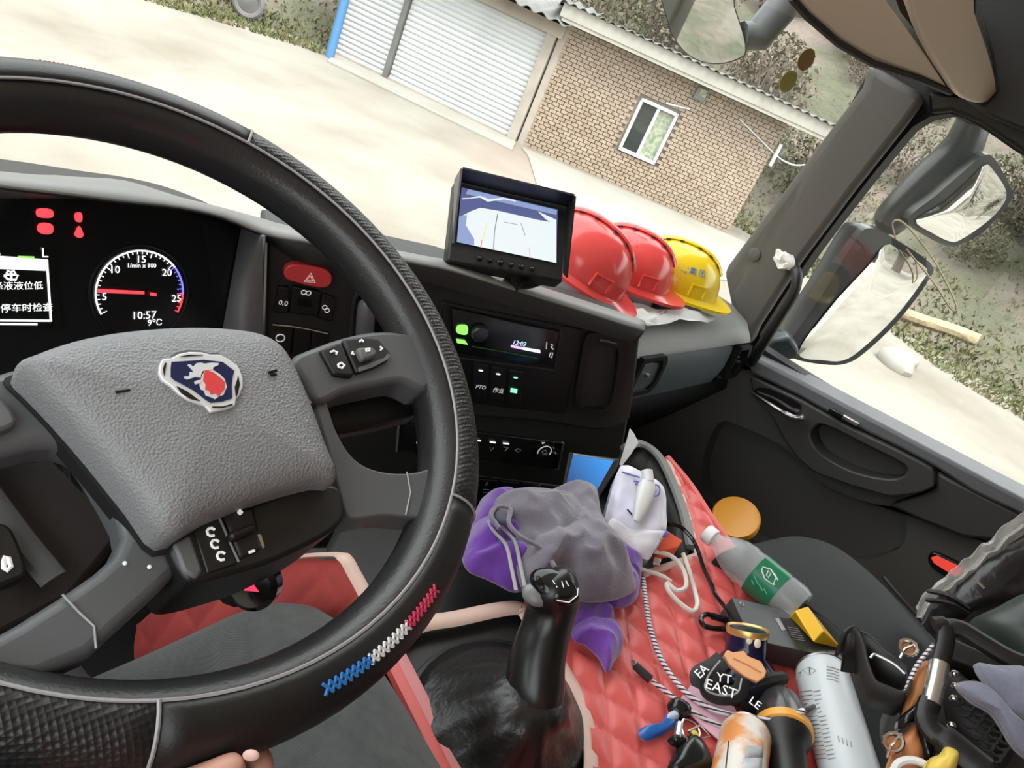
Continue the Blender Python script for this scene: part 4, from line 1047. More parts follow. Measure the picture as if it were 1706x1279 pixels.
# screen image: a yard seen by the reversing camera
scr = MB().prism(RP.pts([(769, 312), (929, 349), (927, 438), (761, 403)], .0005), -RP.n*.001).build('screen', mat('screen_base', (.01, .01, .012), .15), mon)
def em_m(n, c, s): return mat(n, tuple(k*.05 for k in c), .3, emit=(c, s))
sk = em_m('screen_blue', (.09, .11, .26), .26); wt = em_m('screen_white', (.72, .78, .80), .27); lb = em_m('screen_haze', (.25, .32, .55), .27)
def sp(L, mt, d, name='screen_image'):
    MB().prism(RP.pts(L, d), RP.n*.0001).build(name, mt, scr, ang=0)
sp([(769, 312), (929, 349), (927, 438), (761, 403)], sk, .0007)
sp([(765, 362), (784, 352), (800, 346), (830, 351), (900, 367), (927, 371), (927, 438), (761, 403)], wt, .0010)
sp([(765, 360), (778, 358), (776, 375), (790, 398), (790, 409), (761, 403)], lb, .0012)
sp([(770, 330), (800, 329), (812, 336), (840, 332), (860, 336), (858, 333), (838, 329), (815, 332), (800, 326), (770, 332)], wt, .0012)
sp([(896, 352), (927, 366), (927, 374), (910, 366)], wt, .0012)
sp([(776, 323), (927, 358), (928, 350), (780, 315)], lb, .0009)
for L, c3 in (([(812, 370), (803, 402)], (.9, .85, .3)), ([(803, 400), (801, 412)], (.9, .15, .1)), ([(882, 412), (883, 430)], (.8, .35, .2)), ([(829, 357), (824, 385), (822, 415)], (.2, .22, .25)), ([(868, 372), (875, 392)], (.3, .32, .34)), ([(840, 370), (862, 374)], (.45, .45, .46))):
    MB().tube(RP.pts(L, .0013), .0007, 4).build('guide_line', em_m('guide', c3, .22), scr)
for k in range(6):
    p = RP.px(799+k*17.6, 429+k*3.6, 0)
    bt = MB().lathe([(.0042, -.002), (.0042, .0015), (.0035, .0022), (0, .0022)], p, RP.n, 16).build('button', M['gloss'], mon)
    MB().tube([p+RP.n*.0024-RP.u*.0015, p+RP.n*.0024+RP.u*.0015], .0005, 4).build('button_mark', M['thread'], bt)
MB().tube([RP.px(860, 450, -.015), RP.px(862, 468, -.03), RP.px(870, 476, -.03)], [.012, .010, .02], 10).build('bracket', M['black'], mon)
MB().prism(RP.pts(cat2([(840, 462), (880, 470), (905, 472), (880, 480), (850, 474)], 3), -.03), -RP.n*.006).build('foot', M['black'], mon, bevel=.002)

# ---- helmets
M['webbing'] = mat('dark_webbing', (.03, .026, .03), .8)
M['liner'] = mat('grey_liner', (.45, .47, .50), .4)
def helmet(name, label, c, ax, mt, L=.125, W=.102, H=.125, tilt=0):
    t = thing(name, label, 'hard hat', c-V((0, 0, .05)), 'hard hats on the dash')
    ax = V(ax).normalized(); up = (V((0, 0, 1))-ax*tilt).normalized(); ax = (ax-up*ax.dot(up)).normalized(); sd = up.cross(ax)
    m = MB(); rows = []
    n = 40
    for j in range(11):
        ph = pi/2*j/10
        rr, hh = cos(ph)**.82, sin(ph)
        rows.append([c+ax*L*rr*cos(2*pi*i/n)+sd*W*rr*sin(2*pi*i/n)+up*H*hh for i in range(n)])
    m.loft(rows, True, True)
    m.build('shell', mt, t, ang=60)
    # brim with a short peak
    def br(k, dz):
        out = []
        for i in range(n):
            a = 2*pi*i/n; pk = max(0, cos(a))**3*.030
            out.append(c+ax*((L+k)*cos(a)+pk*k/.012)+sd*(W+k)*sin(a)+up*(dz-pk*.25))
        return out
    m = MB().loft([br(-.006, -.002), br(.012, -.006), br(.012, .0), br(-.001, .008)], True, False)
    m.build('brim', mt, t, ang=40)
    # raised ridge with vent slots along the crown
    rid = [c+ax*L*(cos(a)**.82 if cos(a) > 0 else -(abs(cos(a))**.82))*1.005+up*(H*sin(a)+.003) for a in [R(34+k*8) for k in range(15)]]
    MB().tube(rid, .0045, 8, flat=2.4, up=sd).build('ridge', mt, t)
    for k in range(2, 12, 2):
        for s_ in (-1, 1):
            p = rid[k]+sd*s_*.0135-up*.001
            MB().box(p, (rid[k+1]-rid[k-1]).normalized()*.0045, sd*.0016, up*.0016).build('vent_slot', M['webbing'], t)
    # step moulded into the side
    for s_ in (-1, 1):
        q = [c+ax*x*L+sd*s_*(W*math.sqrt(max(0, 1-x*x-(h/H)**2))+.002)+up*h for x, h in ((.30, .012), (.30, .035), (.62, .035), (.62, .012))]
        MB().tube(q, .003, 6).build('side_step', mt, t)
    # harness inside and below
    MB().loft([[c+ax*L*.80*s_*cos(2*pi*i/30)+sd*W*.80*s_*sin(2*pi*i/30)+up*z for i in range(30)] for s_, z in ((.92, -.045), (1, -.045), (1.04, .0), (.98, .0))], True, False).build('harness', M['webbing'], t)
    MB().loft([[c+ax*L*.86*cos(a)+sd*W*.86*sin(a)+up*z for a in [R(-150+k*8) for k in range(16)]] for z in (-.040, .004)], False).build('sweat_band', M['liner'], t, solid=.003)
    MB().tube([c-sd*W*.8+up*-.005, c-sd*W*.8-ax*.02-up*.038, c-sd*W*.6-ax*.05-up*.043], .006, 6).build('chin_strap', mat('crimson_strap', (.30, .03, .06), .7) if mt == M['redshell'] else mat('orange_strap', (.75, .25, .04), .6), t)
    return t, ax, sd, up
hx = V((.56, -.83, 0))
helmet('hard_hat', 'glossy red hard hat right beside the black monitor', at(960, 442, d=1.48), hx, M['redshell'], .108, .094, .098, -.20)
helmet('hard_hat', 'glossy red hard hat between the first red hat and the yellow hat', at(1040, 455, d=1.64), hx, M['redshell'], .102, .090, .096, .02)
c3 = at(1120, 470, d=1.77)
h3, ax3, sd3, up3 = helmet('hard_hat', 'yellow hard hat with blue lettering nearest the windscreen pillar', c3, hx, M['yellowshell'], .104, .092, .095, .04)
def hit_ell(px, py, c, L, W, H):
    v = ray(px, py); d_ = 1.2
    while d_ < 2.5:
        q = v*d_-c; z = q.dot(up3)/H
        if z >= 0 and (q.dot(ax3)/L)**2+(q.dot(sd3)/W)**2+z*z <= 1.0: return v*d_
        d_ += .002
    return c
for ch, x, y in (('建', 1140, 450), ('集', 1153.5, 453), ('团', 1168, 457)):
    p = hit_ell(x, y, c3, .104, .092, .095)
    q = p-c3; nn = (ax3*(q.dot(ax3)/.104**2)+sd3*(q.dot(sd3)/.092**2)+up3*(q.dot(up3)/.095**2)).normalized()
    uu = V((0, 0, 1)).cross(nn); TP = Pl(p, uu, nn.cross(uu))
    text(ch, TP, 0, 0, .0172, mat('blue_print', (.04, .20, .55), .5), h3, d=.0035)
# crumpled white tissue under the hats
def crumple(amp, sc_=40, seed=0):
    return lambda p, s_, t: noise.noise((p+V((seed, 0, 0)))*sc_)*amp*(1 if s_ > .05 else .6)
o = pillow([at(x, y, z=-.488) for x, y in cat2([(1026, 508), (1040, 512), (1062, 528), (1110, 524), (1140, 512), (1165, 522), (1195, 526), (1180, 535), (1130, 537), (1080, 540), (1050, 534), (1030, 524)], 3)], .002, 5, hmax=.012, fold=crumple(.012, 60)).build('tissue_sheet', M['paper'])
tag(o, 'crumpled white tissue sheet lying in front of the hard hats', 'tissue')

# ================================================================ ENGINE TUNNEL BETWEEN THE SEATS
QZ = -.655
def inside(p, poly):
    x, y = p; r_ = False; j = len(poly)-1
    for i in range(len(poly)):
        xi, yi = poly[i]; xj, yj = poly[j]
        if (yi > y) != (yj > y) and x < (xj-xi)*(y-yi)/(yj-yi)+xi: r_ = not r_
        j = i
    return r_
def quilt(poly, fmap, pat, step):
    m = MB(); idx = {}
    a0_, a1_ = min(p[0] for p in poly), max(p[0] for p in poly); b0_, b1_ = min(p[1] for p in poly), max(p[1] for p in poly)
    na, nb = int((a1_-a0_)/step)+1, int((b1_-b0_)/step)+1
    def vid(i, j):
        if (i, j) not in idx:
            a, b_ = a0_+i*step, b0_+j*step
            if not inside((a, b_), poly):
                best = None
                for (x0, y0), (x1, y1) in zip(poly, poly[1:]+poly[:1]):
                    dx, dy = x1-x0, y1-y0; t = max(0, min(1, ((a-x0)*dx+(b_-y0)*dy)/(dx*dx+dy*dy+1e-12)))
                    qx, qy = x0+dx*t, y0+dy*t; dd = (qx-a)**2+(qy-b_)**2
                    if best is None or dd < best[0]: best = (dd, qx, qy)
                a, b_ = best[1], best[2]
            idx[(i, j)] = len(m.v); m.v.append(fmap(a, b_, pat(a, b_)))
        return idx[(i, j)]
    for i in range(na):
        for j in range(nb):
            if any(inside((a0_+(i+k)*step, b0_+(j+l)*step), poly) for k in (0, 1) for l in (0, 1)): m.f.append((vid(i, j), vid(i+1, j), vid(i+1, j+1), vid(i, j+1)))
    return m
def qz(L): return [tuple(at(x, y, z=QZ)[:2]) for x, y in L]
tun = thing('engine_tunnel', 'engine tunnel between the seats covered in red quilted leather with pale piping', 'engine cover', (.8, .1, FZ))
MB().prism([V((.505, -.7, QZ-.035)), V((.505, .52, QZ-.035)), V((.80, .42, QZ-.035)), V((.93, .30, QZ-.035)), V((1.085, .262, QZ-.035)), V((1.14, .30, QZ-.035)), V((1.17, .0, QZ-.035)), V((1.17, -.7, QZ-.035))], (0, 0, FZ-QZ+.035)).build('housing', M['black'], tun)
qp = [(868, 1012), (900, 940), (1000, 930), (1070, 957), (1162, 925), (1143, 850), (1118, 772), (1150, 812), (1190, 874), (1245, 942), (1330, 1008), (1430, 1082), (1540, 1279), (1570, 1400), (1000, 1400), (985, 1279), (982, 1220), (950, 1130), (905, 1075)]
d1, d2 = V((.72, .69)), V((.45, -.89))
n1, n2 = V((-.69, .72)), V((.89, .45))
def diamond(a, b_):
    k1 = abs(sin(pi*(a*n1.x+b_*n1.y)/.040)); k2 = abs(sin(pi*(a*n2.x+b_*n2.y)/.046))
    return .0078*(min(k1, k2)**.5)-.004+.004*noise.noise(V((a*6, b_*6, 1)))
o = quilt(qz(qp), lambda a, b_, h_: V((a, b_, QZ+h_)), diamond, .0045).build('quilted_cover', M['quilt'], tun, ang=180, recalc=False)
def zt(L, r_, mt, name='piping', z=QZ, n=4, flat=None, closed=False):
    return MB().tube(catmull([at(x, y, z=z) for x, y in L], n), r_, 8, flat=flat, up=(0, 0, 1) if flat else None).build(name, mt, tun)
zt([(868, 1012), (892, 1055), (925, 1092), (955, 1140), (978, 1200), (985, 1260), (982, 1330)], .0085, M['piping'], flat=.4)
zt([(664, 1062), (700, 1040), (760, 1030), (820, 1017), (862, 1012), (872, 1020)], .011, M['piping'], flat=.4)
zt([(640, 1050), (672, 1110), (712, 1190), (760, 1285), (800, 1360)], .010, M['pinkpiping'], flat=.7)
zt([(625, 1052), (655, 1115), (695, 1195), (740, 1285), (780, 1360)], .009, M['quilt'], 'edge_roll', flat=.8)
zt([(1070, 957), (1115, 942), (1162, 925)], .006, M['piping'], flat=.5)
zt([(1162, 925), (1150, 870), (1132, 810), (1112, 762)], .005, M['piping'], flat=.5)
zt([(1112, 762), (1150, 808), (1190, 870), (1245, 940), (1330, 1007), (1432, 1084), (1545, 1285)], .007, M['quilt'], 'edge_roll', flat=.8)
# flank towards the driver
fp = [at(x, y, x=.497) for x, y in ((572, 932), (520, 928), (440, 938), (330, 960), (230, 1040), (230, 1300), (560, 1300), (640, 1130), (655, 1085), (615, 1005))]
fl2 = [(p.y, p.z) for p in fp]
quilt(fl2, lambda a, b_, h_: V((.497-h_, a, b_)), lambda a, b_: .007*min(abs(sin(pi*(a+.3*b_)/.052)), abs(sin(pi*(b_+.35)/.16))+.15)**.45, .005).build('quilted_flank', M['quilt'], tun, ang=180, recalc=False)
MB().tube(catmull([at(x, y, x=.490) for x, y in ((420, 943), (480, 930), (540, 924), (572, 928), (590, 955), (617, 1005), (648, 1064))]), [.006]*12+[.009]*13, 8, flat=.5, up=(0, 0, 1)).build('piping', M['piping'], tun)
MB().prism([V((.52, .50, FZ)), V((.62, .58, FZ)), V((.80, .50, FZ)), V((.80, .40, FZ)), V((.53, .42, FZ))], (0, 0, QZ-.03-FZ)).build('front_cowl', M['plastic'], tun, bevel=.01)
# gear lever
gl = thing('gear_lever', 'black gear lever with glossy capped grip in a leather boot', 'gear lever', at(860, 1200, z=QZ))
bc = at(862, 1165, z=QZ-.008)
plate = [at(x, y, z=QZ-.014) for x, y in ((664, 1062), (760, 1036), (860, 1016), (905, 1075), (950, 1135), (978, 1210), (985, 1300), (960, 1360), (800, 1360), (740, 1260))]
MB().prism(plate, (0, 0, -.02)).build('plate', M['plastic'], gl, bevel=.003)
lb0 = at(890, 1165, z=-.592)
bcx = at(836, 1200, z=QZ-.010)
m = MB(); rows = []
for j in range(13):
    t = j/12
    rr = .092*(1-t)**.75*(1-.25*sin(pi*t))+.026
    row = []
    for i in range(60):
        a = 2*pi*i/60
        f_ = 1+(.12*sin(3*a+1.2+t*2.5)+.07*sin(7*a+t*5)+.04*sin(13*a+2))*min(1, t*2.2)*(1-t*.7)
        c_ = bcx.lerp(lb0, t**.9)
        row.append(V((c_.x+rr*f_*cos(a)*.92, c_.y+rr*f_*sin(a)*.80, QZ-.004+(lb0.z-QZ+.01)*(t**1.3)+.008*sin(pi*t))))
    rows.append(row)
m.loft(rows).build('boot', M['boot'], gl, ang=180)
MB().tube([bcx+V((cos(k*pi/20)*.110, sin(k*pi/20)*.096, .0)) for k in range(40)], .006, 8, True).build('boot_ring', M['black'], gl)
gp = [at(888, 1188, z=-.612), at(890, 1150, z=-.597), at(895, 1100, z=-.575), at(910, 1045, z=-.550), at(922, 1005, z=-.528), at(916, 972, z=-.510), at(908, 955, z=-.503)]
MB().tube(catmull(gp, 3), [.024, .028, .030, .031, .031, .030, .029, .028, .027, .026, .026, .026, .027, .028, .029, .028, .025, .021, .012], 18).build('grip', mat('grip_black', (.012, .012, .012), .3), gl)
MB().tube([at(890, 1132, z=-.592)+(V((1, .1, 0))*cos(k*pi/12)+V((0, .9, .45))*sin(k*pi/12))*.0305 for k in range(24)], .0012, 5, True).build('collar', M['steel'], gl)
vt_ = -ray(922, 968)
tc_ = at(925, 975, d=gp[5].length-.018)
CPn = Pl(tc_, CX*.93+CY*.36, -CY+CX*.36)
nn_ = (vt_*.8+V((0, 0, .5))).normalized()
KP2 = Pl(tc_, (CX*.85+CY*.5).normalized()-nn_*nn_.dot((CX*.85+CY*.5).normalized()), (nn_.cross((CX*.85+CY*.5))))
MB().ell(tc_-KP2.n*.004, KP2.u*.027, KP2.v*.017, KP2.n*.010, 20, 10).build('cap', M['gloss'], gl)
MB().tube([tc_+KP2.u*x*.024+KP2.v*y*.015+KP2.n*.0035 for x, y in ((.9, .5), (1, 0), (.8, -.7), (.3, -.95))], .0008, 5).build('cap_line', M['steel'], gl)
for L in ([(-.2, .1), (.1, -.2)], [(.15, .35), (.35, .0)], [(.3, .5), (.5, .25)]):
    MB().tube([tc_+KP2.u*x*.024+KP2.v*y*.015+KP2.n*.006 for x, y in L], .0006, 4).build('shift_mark', M['print'], gl)
bp = at(892, 991, d=gp[4].length-.026)
MB().ell(bp, KP2.u*.0145, KP2.v*.0115, KP2.n*.007, 16, 10).build('button', mat('satin_grey', (.22, .23, .23), .3), gl)
MB().ell(at(862, 1092, z=-.578), (.008, 0, 0), (0, .006, 0), (0, 0, .005), 10, 6).build('side_pip', M['black'], gl)

# ---- tray in front of the quilt
tray = thing('console_tray', 'black open storage tray between dashboard and quilted engine cover', 'tray', at(1080, 860, z=-.74))
tz = -.70
tl = [(1000, 790), (1060, 740), (1085, 748), (1110, 775), (1134, 830), (1160, 920), (1070, 952), (960, 985), (900, 900), (940, 830)]
m = MB(); m.prism([at(x, y, z=QZ)+V((0, 0, -.09)) for x, y in tl], (0, 0, -.01)); m.build('tray_floor', M['black'], tray)
inn = [at(x, y, z=QZ) for x, y in ((1040, 748), (1062, 738), (1090, 752), (1112, 785), (1138, 850), (1152, 912))]
MB().tube(catmull(inn, 4), .010, 8, flat=.6, up=(0, 0, 1)).build('tray_rim', M['dashtop'], tray)
rows = [[p+V((0, 0, -.004)) for p in inn], [p+V((-.03, -.012, -.03)) for p in inn], [p+V((-.035, -.015, -.09)) for p in inn]]
MB().grid(rows).build('tray_wall', M['plastic'], tray, solid=.003)

# ---- towels
M['greytowel'] = mat('grey_towel', (.185, .165, .205), .95, var=(30, (.125, .108, .145), .35, .7), bump=(700, .6, .002), sheen=.6)
M['purpletowel'] = mat('purple_towel', (.17, .042, .40), .95, var=(30, (.11, .025, .28), .35, .7), bump=(700, .6, .002), sheen=.7)
def folds(amp, dirx, diry, f, seed):
    def fn(p, s_, t):
        k = p.x*dirx+p.y*diry+noise.noise(p*9+V((seed, 0, 0)))*.05
        r1 = 1-abs(noise.noise(p*13+V((seed, 0, 0))))*2.2; r2 = 1-abs(noise.noise(p*34+V((0, seed, 0))))*2.2
        return amp*((abs(sin(k*f*.6))**.7-.5)*.8+r1*.55+r2*.35-.3)*(1-s_**8)
    return fn
def towel(name, label, outline, z, hmax, fold, mt, c=None, rings=24):
    P_ = resample([at(x, y, z=z) for x, y in cat2(outline, 5)], 150)
    o_ = pillow(P_, 0, rings, lambda s_: 1-s_**4, hmax, fold, c).build(name, mt, ang=180, sub=1)
    return tag(o_, label, 'towel')
towel('purple_towel', 'purple towel bunched up under the left side of the grey towel', [(764, 932), (775, 895), (790, 850), (806, 828), (840, 826), (862, 870), (880, 950), (872, 990), (850, 995), (812, 976), (776, 960)], -.640, .045, folds(.018, .6, .8, 75, 1), M['purpletowel'])
towel('purple_cloth', 'purple towel edge sticking out between grey towel and tissue pack', [(998, 902), (1020, 905), (1045, 925), (1064, 942), (1066, 975), (1058, 1005), (1035, 1018), (1000, 1012), (985, 960)], -.648, .030, folds(.010, .9, .3, 60, 2), M['purpletowel'])
towel('purple_corner', 'purple towel corner hanging over the red quilt behind the gear lever', [(950, 1010), (985, 1005), (1008, 1018), (1022, 1045), (1036, 1085), (1022, 1108), (1010, 1126), (994, 1100), (972, 1080), (950, 1066)], -.645, .022, folds(.012, .2, 1, 70, 3), M['purpletowel'])
gt = towel('grey_towel', 'grey microfibre towel draped in a heap in front of the console', [(806, 850), (815, 834), (850, 830), (905, 822), (940, 815), (968, 818), (983, 836), (994, 880), (1008, 912), (1034, 952), (1062, 985), (1042, 1004), (1000, 1014), (962, 1010), (935, 985), (905, 985), (880, 996), (862, 988), (852, 945), (838, 905), (815, 880)], -.612, .050, folds(.017, .55, -.83, 42, 5), M['greytowel'])
# rolled hem of the grey towel
hem = [(814, 868), (822, 884), (843, 908), (852, 945), (860, 984)]
for off in (0, 11):
    MB().tube(catmull([at(x+off*1.3, y-off*.6, z=-.590) for x, y in hem], 4), .0026, 8, flat=.7, up=(0, 0, 1)).build('hem', M['thread'], gt)
MB().tube(catmull([at(x, y, z=-.572) for x, y in ((832, 880), (818, 858), (830, 843), (850, 848), (848, 872), (870, 895), (905, 915), (925, 945))], 5), .0032, 8, flat=.8, up=(0, 0, 1)).build('hem', M['greytowel'], gt)
MB().ell(at(834, 861, z=-.578), (.012, 0, 0), (0, .014, 0), (0, 0, .006), 12, 8).build('fold_shade', mat('towel_shadow_side', (.10, .10, .13), .95), gt)  # solid dab in darker towel colour paints the shade inside the fold

# ---- planes that lean towards the camera, for things standing in the tray
def lean(px, py, d_, k=.55, upk=.6):
    n_ = (-ray(px, py)*k+V((0, 0, 1))*upk).normalized()
    u_ = (CX*.9+CY*.25); u_ = (u_-n_*u_.dot(n_)).normalized()
    return Pl(at(px, py, d=d_), u_, n_.cross(u_))
TPk = lean(1055, 855, 1.16, .8, .45)
M['wrap'] = mat('tissue_wrap', (.66, .65, .80), .3, var=(12, (.78, .77, .82), .4, .65), bump=(25, .6, .006))
pk = thing('tissue_pack', 'white and lilac plastic tissue pack standing in the tray', 'tissue pack', TPk.px(1050, 920, -.04))
PO = resample(TPk.pts(cat2([(1004, 880), (1018, 820), (1034, 775), (1060, 782), (1082, 792), (1106, 812), (1110, 850), (1109, 888), (1086, 925), (1078, 932), (1040, 920), (1008, 898)], 2)), 80)
m = pillow(PO, 0, 8, lambda s_: 1-s_**5, .012, crumple(.006, 35, 3), up=TPk.n)
m.prism(PO, -TPk.n*.045)
m.build('pack', M['wrap'], pk, ang=50)
m = pillow(resample(TPk.pts([(1003, 882), (1020, 862), (1060, 880), (1109, 884), (1080, 932), (1040, 920)], .012), 50), 0, 6, lambda s_: 1-s_**4, .006, crumple(.004, 50, 8), up=TPk.n)
m.build('clear_flap', mat('white_film', (.72, .70, .74), .25, bump=(40, .5, .004)), pk, ang=60)
for L in ([(1036, 786), (1066, 795)], [(1056, 801), (1064, 803)], [(1058, 806), (1066, 808)]):
    MB().tube(TPk.pts(L, .0145), .0013, 5).build('print_line', bpy.data.materials.get('violet_print') or mat('violet_print', (.16, .13, .45), .5), pk)
vp_ = bpy.data.materials['violet_print']
MB().tube([TPk.px(1093, 817, .0135)+TPk.u*.0055*cos(k*pi/6)+TPk.v*.009*sin(k*pi/6) for k in range(12)], .0012, 5, True).build('print_mark', vp_, pk)
MB().ell(TPk.px(1107, 888, .008), TPk.u*.006, TPk.v*.006, TPk.n*.002, 10, 6).build('print_mark', vp_, pk)
MB().tube(TPk.pts([(1045, 848), (1053, 857)], .0165), .0012, 5).build('print_mark', M['gloss'], pk)
tu = thing('glue_tube', 'small white tube with a cap lying on the tissue pack', 'tube', TPk.px(1075, 830, .02))
MB().tube(TPk.pts([(1060, 868), (1070, 840), (1078, 812), (1080, 802)], .024), [.005, .013, .014, .010], 14, flat=.7).build('tube_body', mat('milky_plastic', (.72, .73, .72), .3), tu)
MB().tube(TPk.pts([(1080, 803), (1078, 784)], .024), .0085, 14).build('cap', M['white'], tu)
# paper tip behind
o = MB().prism([at(x, y, d=1.30) for x, y in ((1032, 774), (1041, 745), (1049, 715), (1056, 724), (1063, 738), (1050, 758), (1036, 776))], (.002, .002, .001)).build('paper_slip', M['paper'])
tag(o, 'folded white paper slip standing up behind the tissue pack', 'paper')
# blue fronted device
BPn = lean(985, 795, 1.22, .9, .5)
dv = thing('blue_tablet', 'phone sized device with bright blue screen leaning against the console', 'phone', BPn.px(960, 840))
MB().prism(BPn.pts([(948, 752), (1032, 764), (1028, 780), (990, 842), (936, 815)], -.001), -BPn.n*.008).build('case', M['black'], dv, bevel=.002)
bm_ = bpy.data.materials.new('blue_screen'); bm_.use_nodes = True
nt = bm_.node_tree; bs = nt.nodes['Principled BSDF']
tcn = nt.nodes.new('ShaderNodeTexCoord'); gr = nt.nodes.new('ShaderNodeTexGradient'); mp_ = nt.nodes.new('ShaderNodeMapping'); rp_ = nt.nodes.new('ShaderNodeValToRGB')
nt.links.new(tcn.outputs['Generated'], mp_.inputs[0]); nt.links.new(mp_.outputs[0], gr.inputs[0]); nt.links.new(gr.outputs[0], rp_.inputs[0])
rp_.color_ramp.elements[0].color = (.01, .03, .14, 1); rp_.color_ramp.elements[1].color = (.03, .28, .75, 1)
nt.links.new(rp_.outputs[0], bs.inputs['Emission Color']); bs.inputs['Emission Strength'].default_value = .28; bs.inputs['Base Color'].default_value = (.01, .03, .08, 1)
MB().prism(BPn.pts([(955, 757), (1022, 768), (984, 835), (942, 810)], .0), BPn.n*.0006).build('screen', bm_, dv)
MB().tube(BPn.pts([(955, 756), (1024, 767)], .0), .0014, 5).build('edge', M['steel'], dv)
# red box behind the pack and its plug
rb = lean(1118, 905, 1.18, .6, .8)
rx = thing('red_box', 'small orange-red box beside the tissue pack in the tray', 'box', rb.px(1115, 920))
MB().prism(rb.pts([(1096, 912), (1110, 882), (1138, 900), (1130, 912), (1096, 920)], 0), -rb.n*.03).build('carton', mat('orange_red_card', (.75, .10, .04), .5), rx, bevel=.002)
o = MB().prism(rb.pts([(1091, 927), (1102, 931), (1099, 942), (1088, 938)], .0), -rb.n*.006).build('usb_plug', M['steel'], bevel=.001)
tag(o, 'metal plug end lying beside the red box', 'plug')

# ================================================================ THINGS ON THE QUILT
def qa(x, y, h_=0): return at(x, y, z=QZ+.006+h_)
def cable(name, label, L, r_, mt, h0=.003, n=6):
    return tag(MB().tube(catmull([qa(x, y, hh if hh else h0) for x, y, hh in [(q+(0,))[:3] for q in L]], n), r_, 8).build(name, mt), label, 'cable')
braid = mat('braided_cable', (.55, .53, .55), .7)
nt = braid.node_tree; tcn = nt.nodes.new('ShaderNodeTexCoord'); wv = nt.nodes.new('ShaderNodeTexWave'); wv.bands_direction = 'DIAGONAL'; wv.inputs['Scale'].default_value = 75; wv.inputs['Distortion'].default_value = 0
rp_ = nt.nodes.new('ShaderNodeValToRGB'); rp_.color_ramp.elements[0].color = (.05, .03, .05, 1); rp_.color_ramp.elements[0].position = .25; rp_.color_ramp.elements[1].color = (.72, .68, .72, 1); rp_.color_ramp.elements[1].position = .4
nt.links.new(tcn.outputs['Object'], wv.inputs[0]); nt.links.new(wv.outputs['Fac'], rp_.inputs[0]); nt.links.new(rp_.outputs[0], nt.nodes['Principled BSDF'].inputs['Base Color'])
cable('braided_cable', 'long black and white braided charging cable curving to the spray can', [(1071, 962), (1076, 1000), (1082, 1040), (1096, 1085), (1115, 1120), (1145, 1155, .008), (1185, 1180, .010), (1230, 1193, .02), (1270, 1198, .035), (1310, 1193, .05), (1340, 1183, .062)], .0034, braid)
c2 = thing('charging_cable', 'short braided charging cable with a black plug on the quilt', 'cable', qa(1085, 1130))
MB().tube(catmull([qa(1086, 1134, .004), qa(1110, 1152, .005), qa(1140, 1176, .008), (qa(1175, 1198, .006)), qa(1208, 1212, .006)], 6), .0030, 8).build('cord', braid, c2)
MB().tube([qa(1084, 1132, .004), qa(1058, 1108, .004)], [.0055, .0050], 8).build('plug', M['black'], c2)
MB().box(qa(1055, 1105, .004), (.003, .003, 0), (-.002, .002, 0), (0, 0, .0012)).build('plug_tip', M['chrome'], c2)
cable('white_cable', 'thick white charging cable looped over the tray edge', [(1090, 918, .02), (1118, 926, .022), (1138, 948, .016), (1143, 976, .010), (1128, 984, .008), (1112, 972, .008), (1114, 984, .006), (1132, 1004), (1154, 1018), (1162, 1004), (1156, 978), (1148, 950, .014), (1138, 922, .02)], .0035, mat('cream_cable', (.70, .67, .60), .5))
cable('white_lead', 'thin white cable running out of the tray under the tissue pack', [(1036, 920, .01), (1045, 938, .01), (1070, 948, .008), (1100, 958, .007), (1118, 968, .006)], .003, bpy.data.materials['cream_cable'])
cable('black_cable', 'thin black cable running from tray to the flat black box', [(1112, 872, .02), (1135, 878, .02), (1158, 905, .012), (1172, 945), (1185, 972), (1192, 990), (1208, 1012, .012), (1217, 1030, .02), (1222, 1042, .03)], .0032, M['gloss'])
# carabiner
cb = thing('carabiner', 'black metal carabiner lying next to the headlamp', 'carabiner', qa(1190, 1038))
MB().tube(catmull([qa(x, y, .006) for x, y in ((1168, 1030), (1173, 1042), (1192, 1047), (1214, 1047), (1224, 1042), (1216, 1034), (1196, 1029), (1178, 1023))], 4, True), .0036, 8, True).build('loop', M['gloss'], cb)
MB().tube([qa(1186, 1026, .006), qa(1214, 1034, .006)], .0048, 8).build('gate', M['gloss'], cb)
# spray can
c0, c1 = at(1366, 1112, z=-.612), at(1428, 1330, z=-.618)
axc = (c1-c0).normalized()
can = thing('spray_can', 'tall silver-white aerosol can with printed text on the quilt', 'spray can', c0)
M['canw'] = mat('can_white', (.55, .58, .60), .35)
MB().lathe([(.0, .006), (.020, .004), (.026, .0), (.0315, .006), (.034, .016), (.034, .20), (.031, .21), (0, .21)], c0, axc, 40).build('body', M['canw'], can)
MB().tube([c0+axc*.003+(axc.orthogonal().normalized()*cos(k*pi/18)+axc.cross(axc.orthogonal().normalized())*sin(k*pi/18))*.030 for k in range(36)], .0018, 6, True).build('top_seam', M['steel'], can)
def canpt(px, py, r_=.0345):
    v = ray(px, py); d_ = .7
    while d_ < 1.6:
        q = v*d_-c0; a = q.dot(axc)
        if (q-axc*a).length <= r_: return v*d_
        d_ += .0008
    return v*1.0
gt_ = mat('grey_print', (.30, .31, .31), .6)
for k in range(17):
    y = 1150+k*7
    for x0, x1 in ((1334+k*1.6, 1352+k*1.6), (1354+k*1.6, 1366+k*1.6)):
        if 1168 < y < 1186: x1 = x0+6
        MB().tube([canpt(x0, y+2), canpt((x0+x1)/2, y+1), canpt(x1, y)], .0007, 4).build('text_line', gt_, can)
MB().tube([canpt(1337, 1116), canpt(1349, 1111), canpt(1360, 1117), canpt(1349, 1124)], .0006, 4, True).build('hazard_mark', gt_, can)
MB().tube([canpt(1349, 1113), canpt(1349, 1121)], .0012, 4).build('hazard_mark', M['gloss'], can)
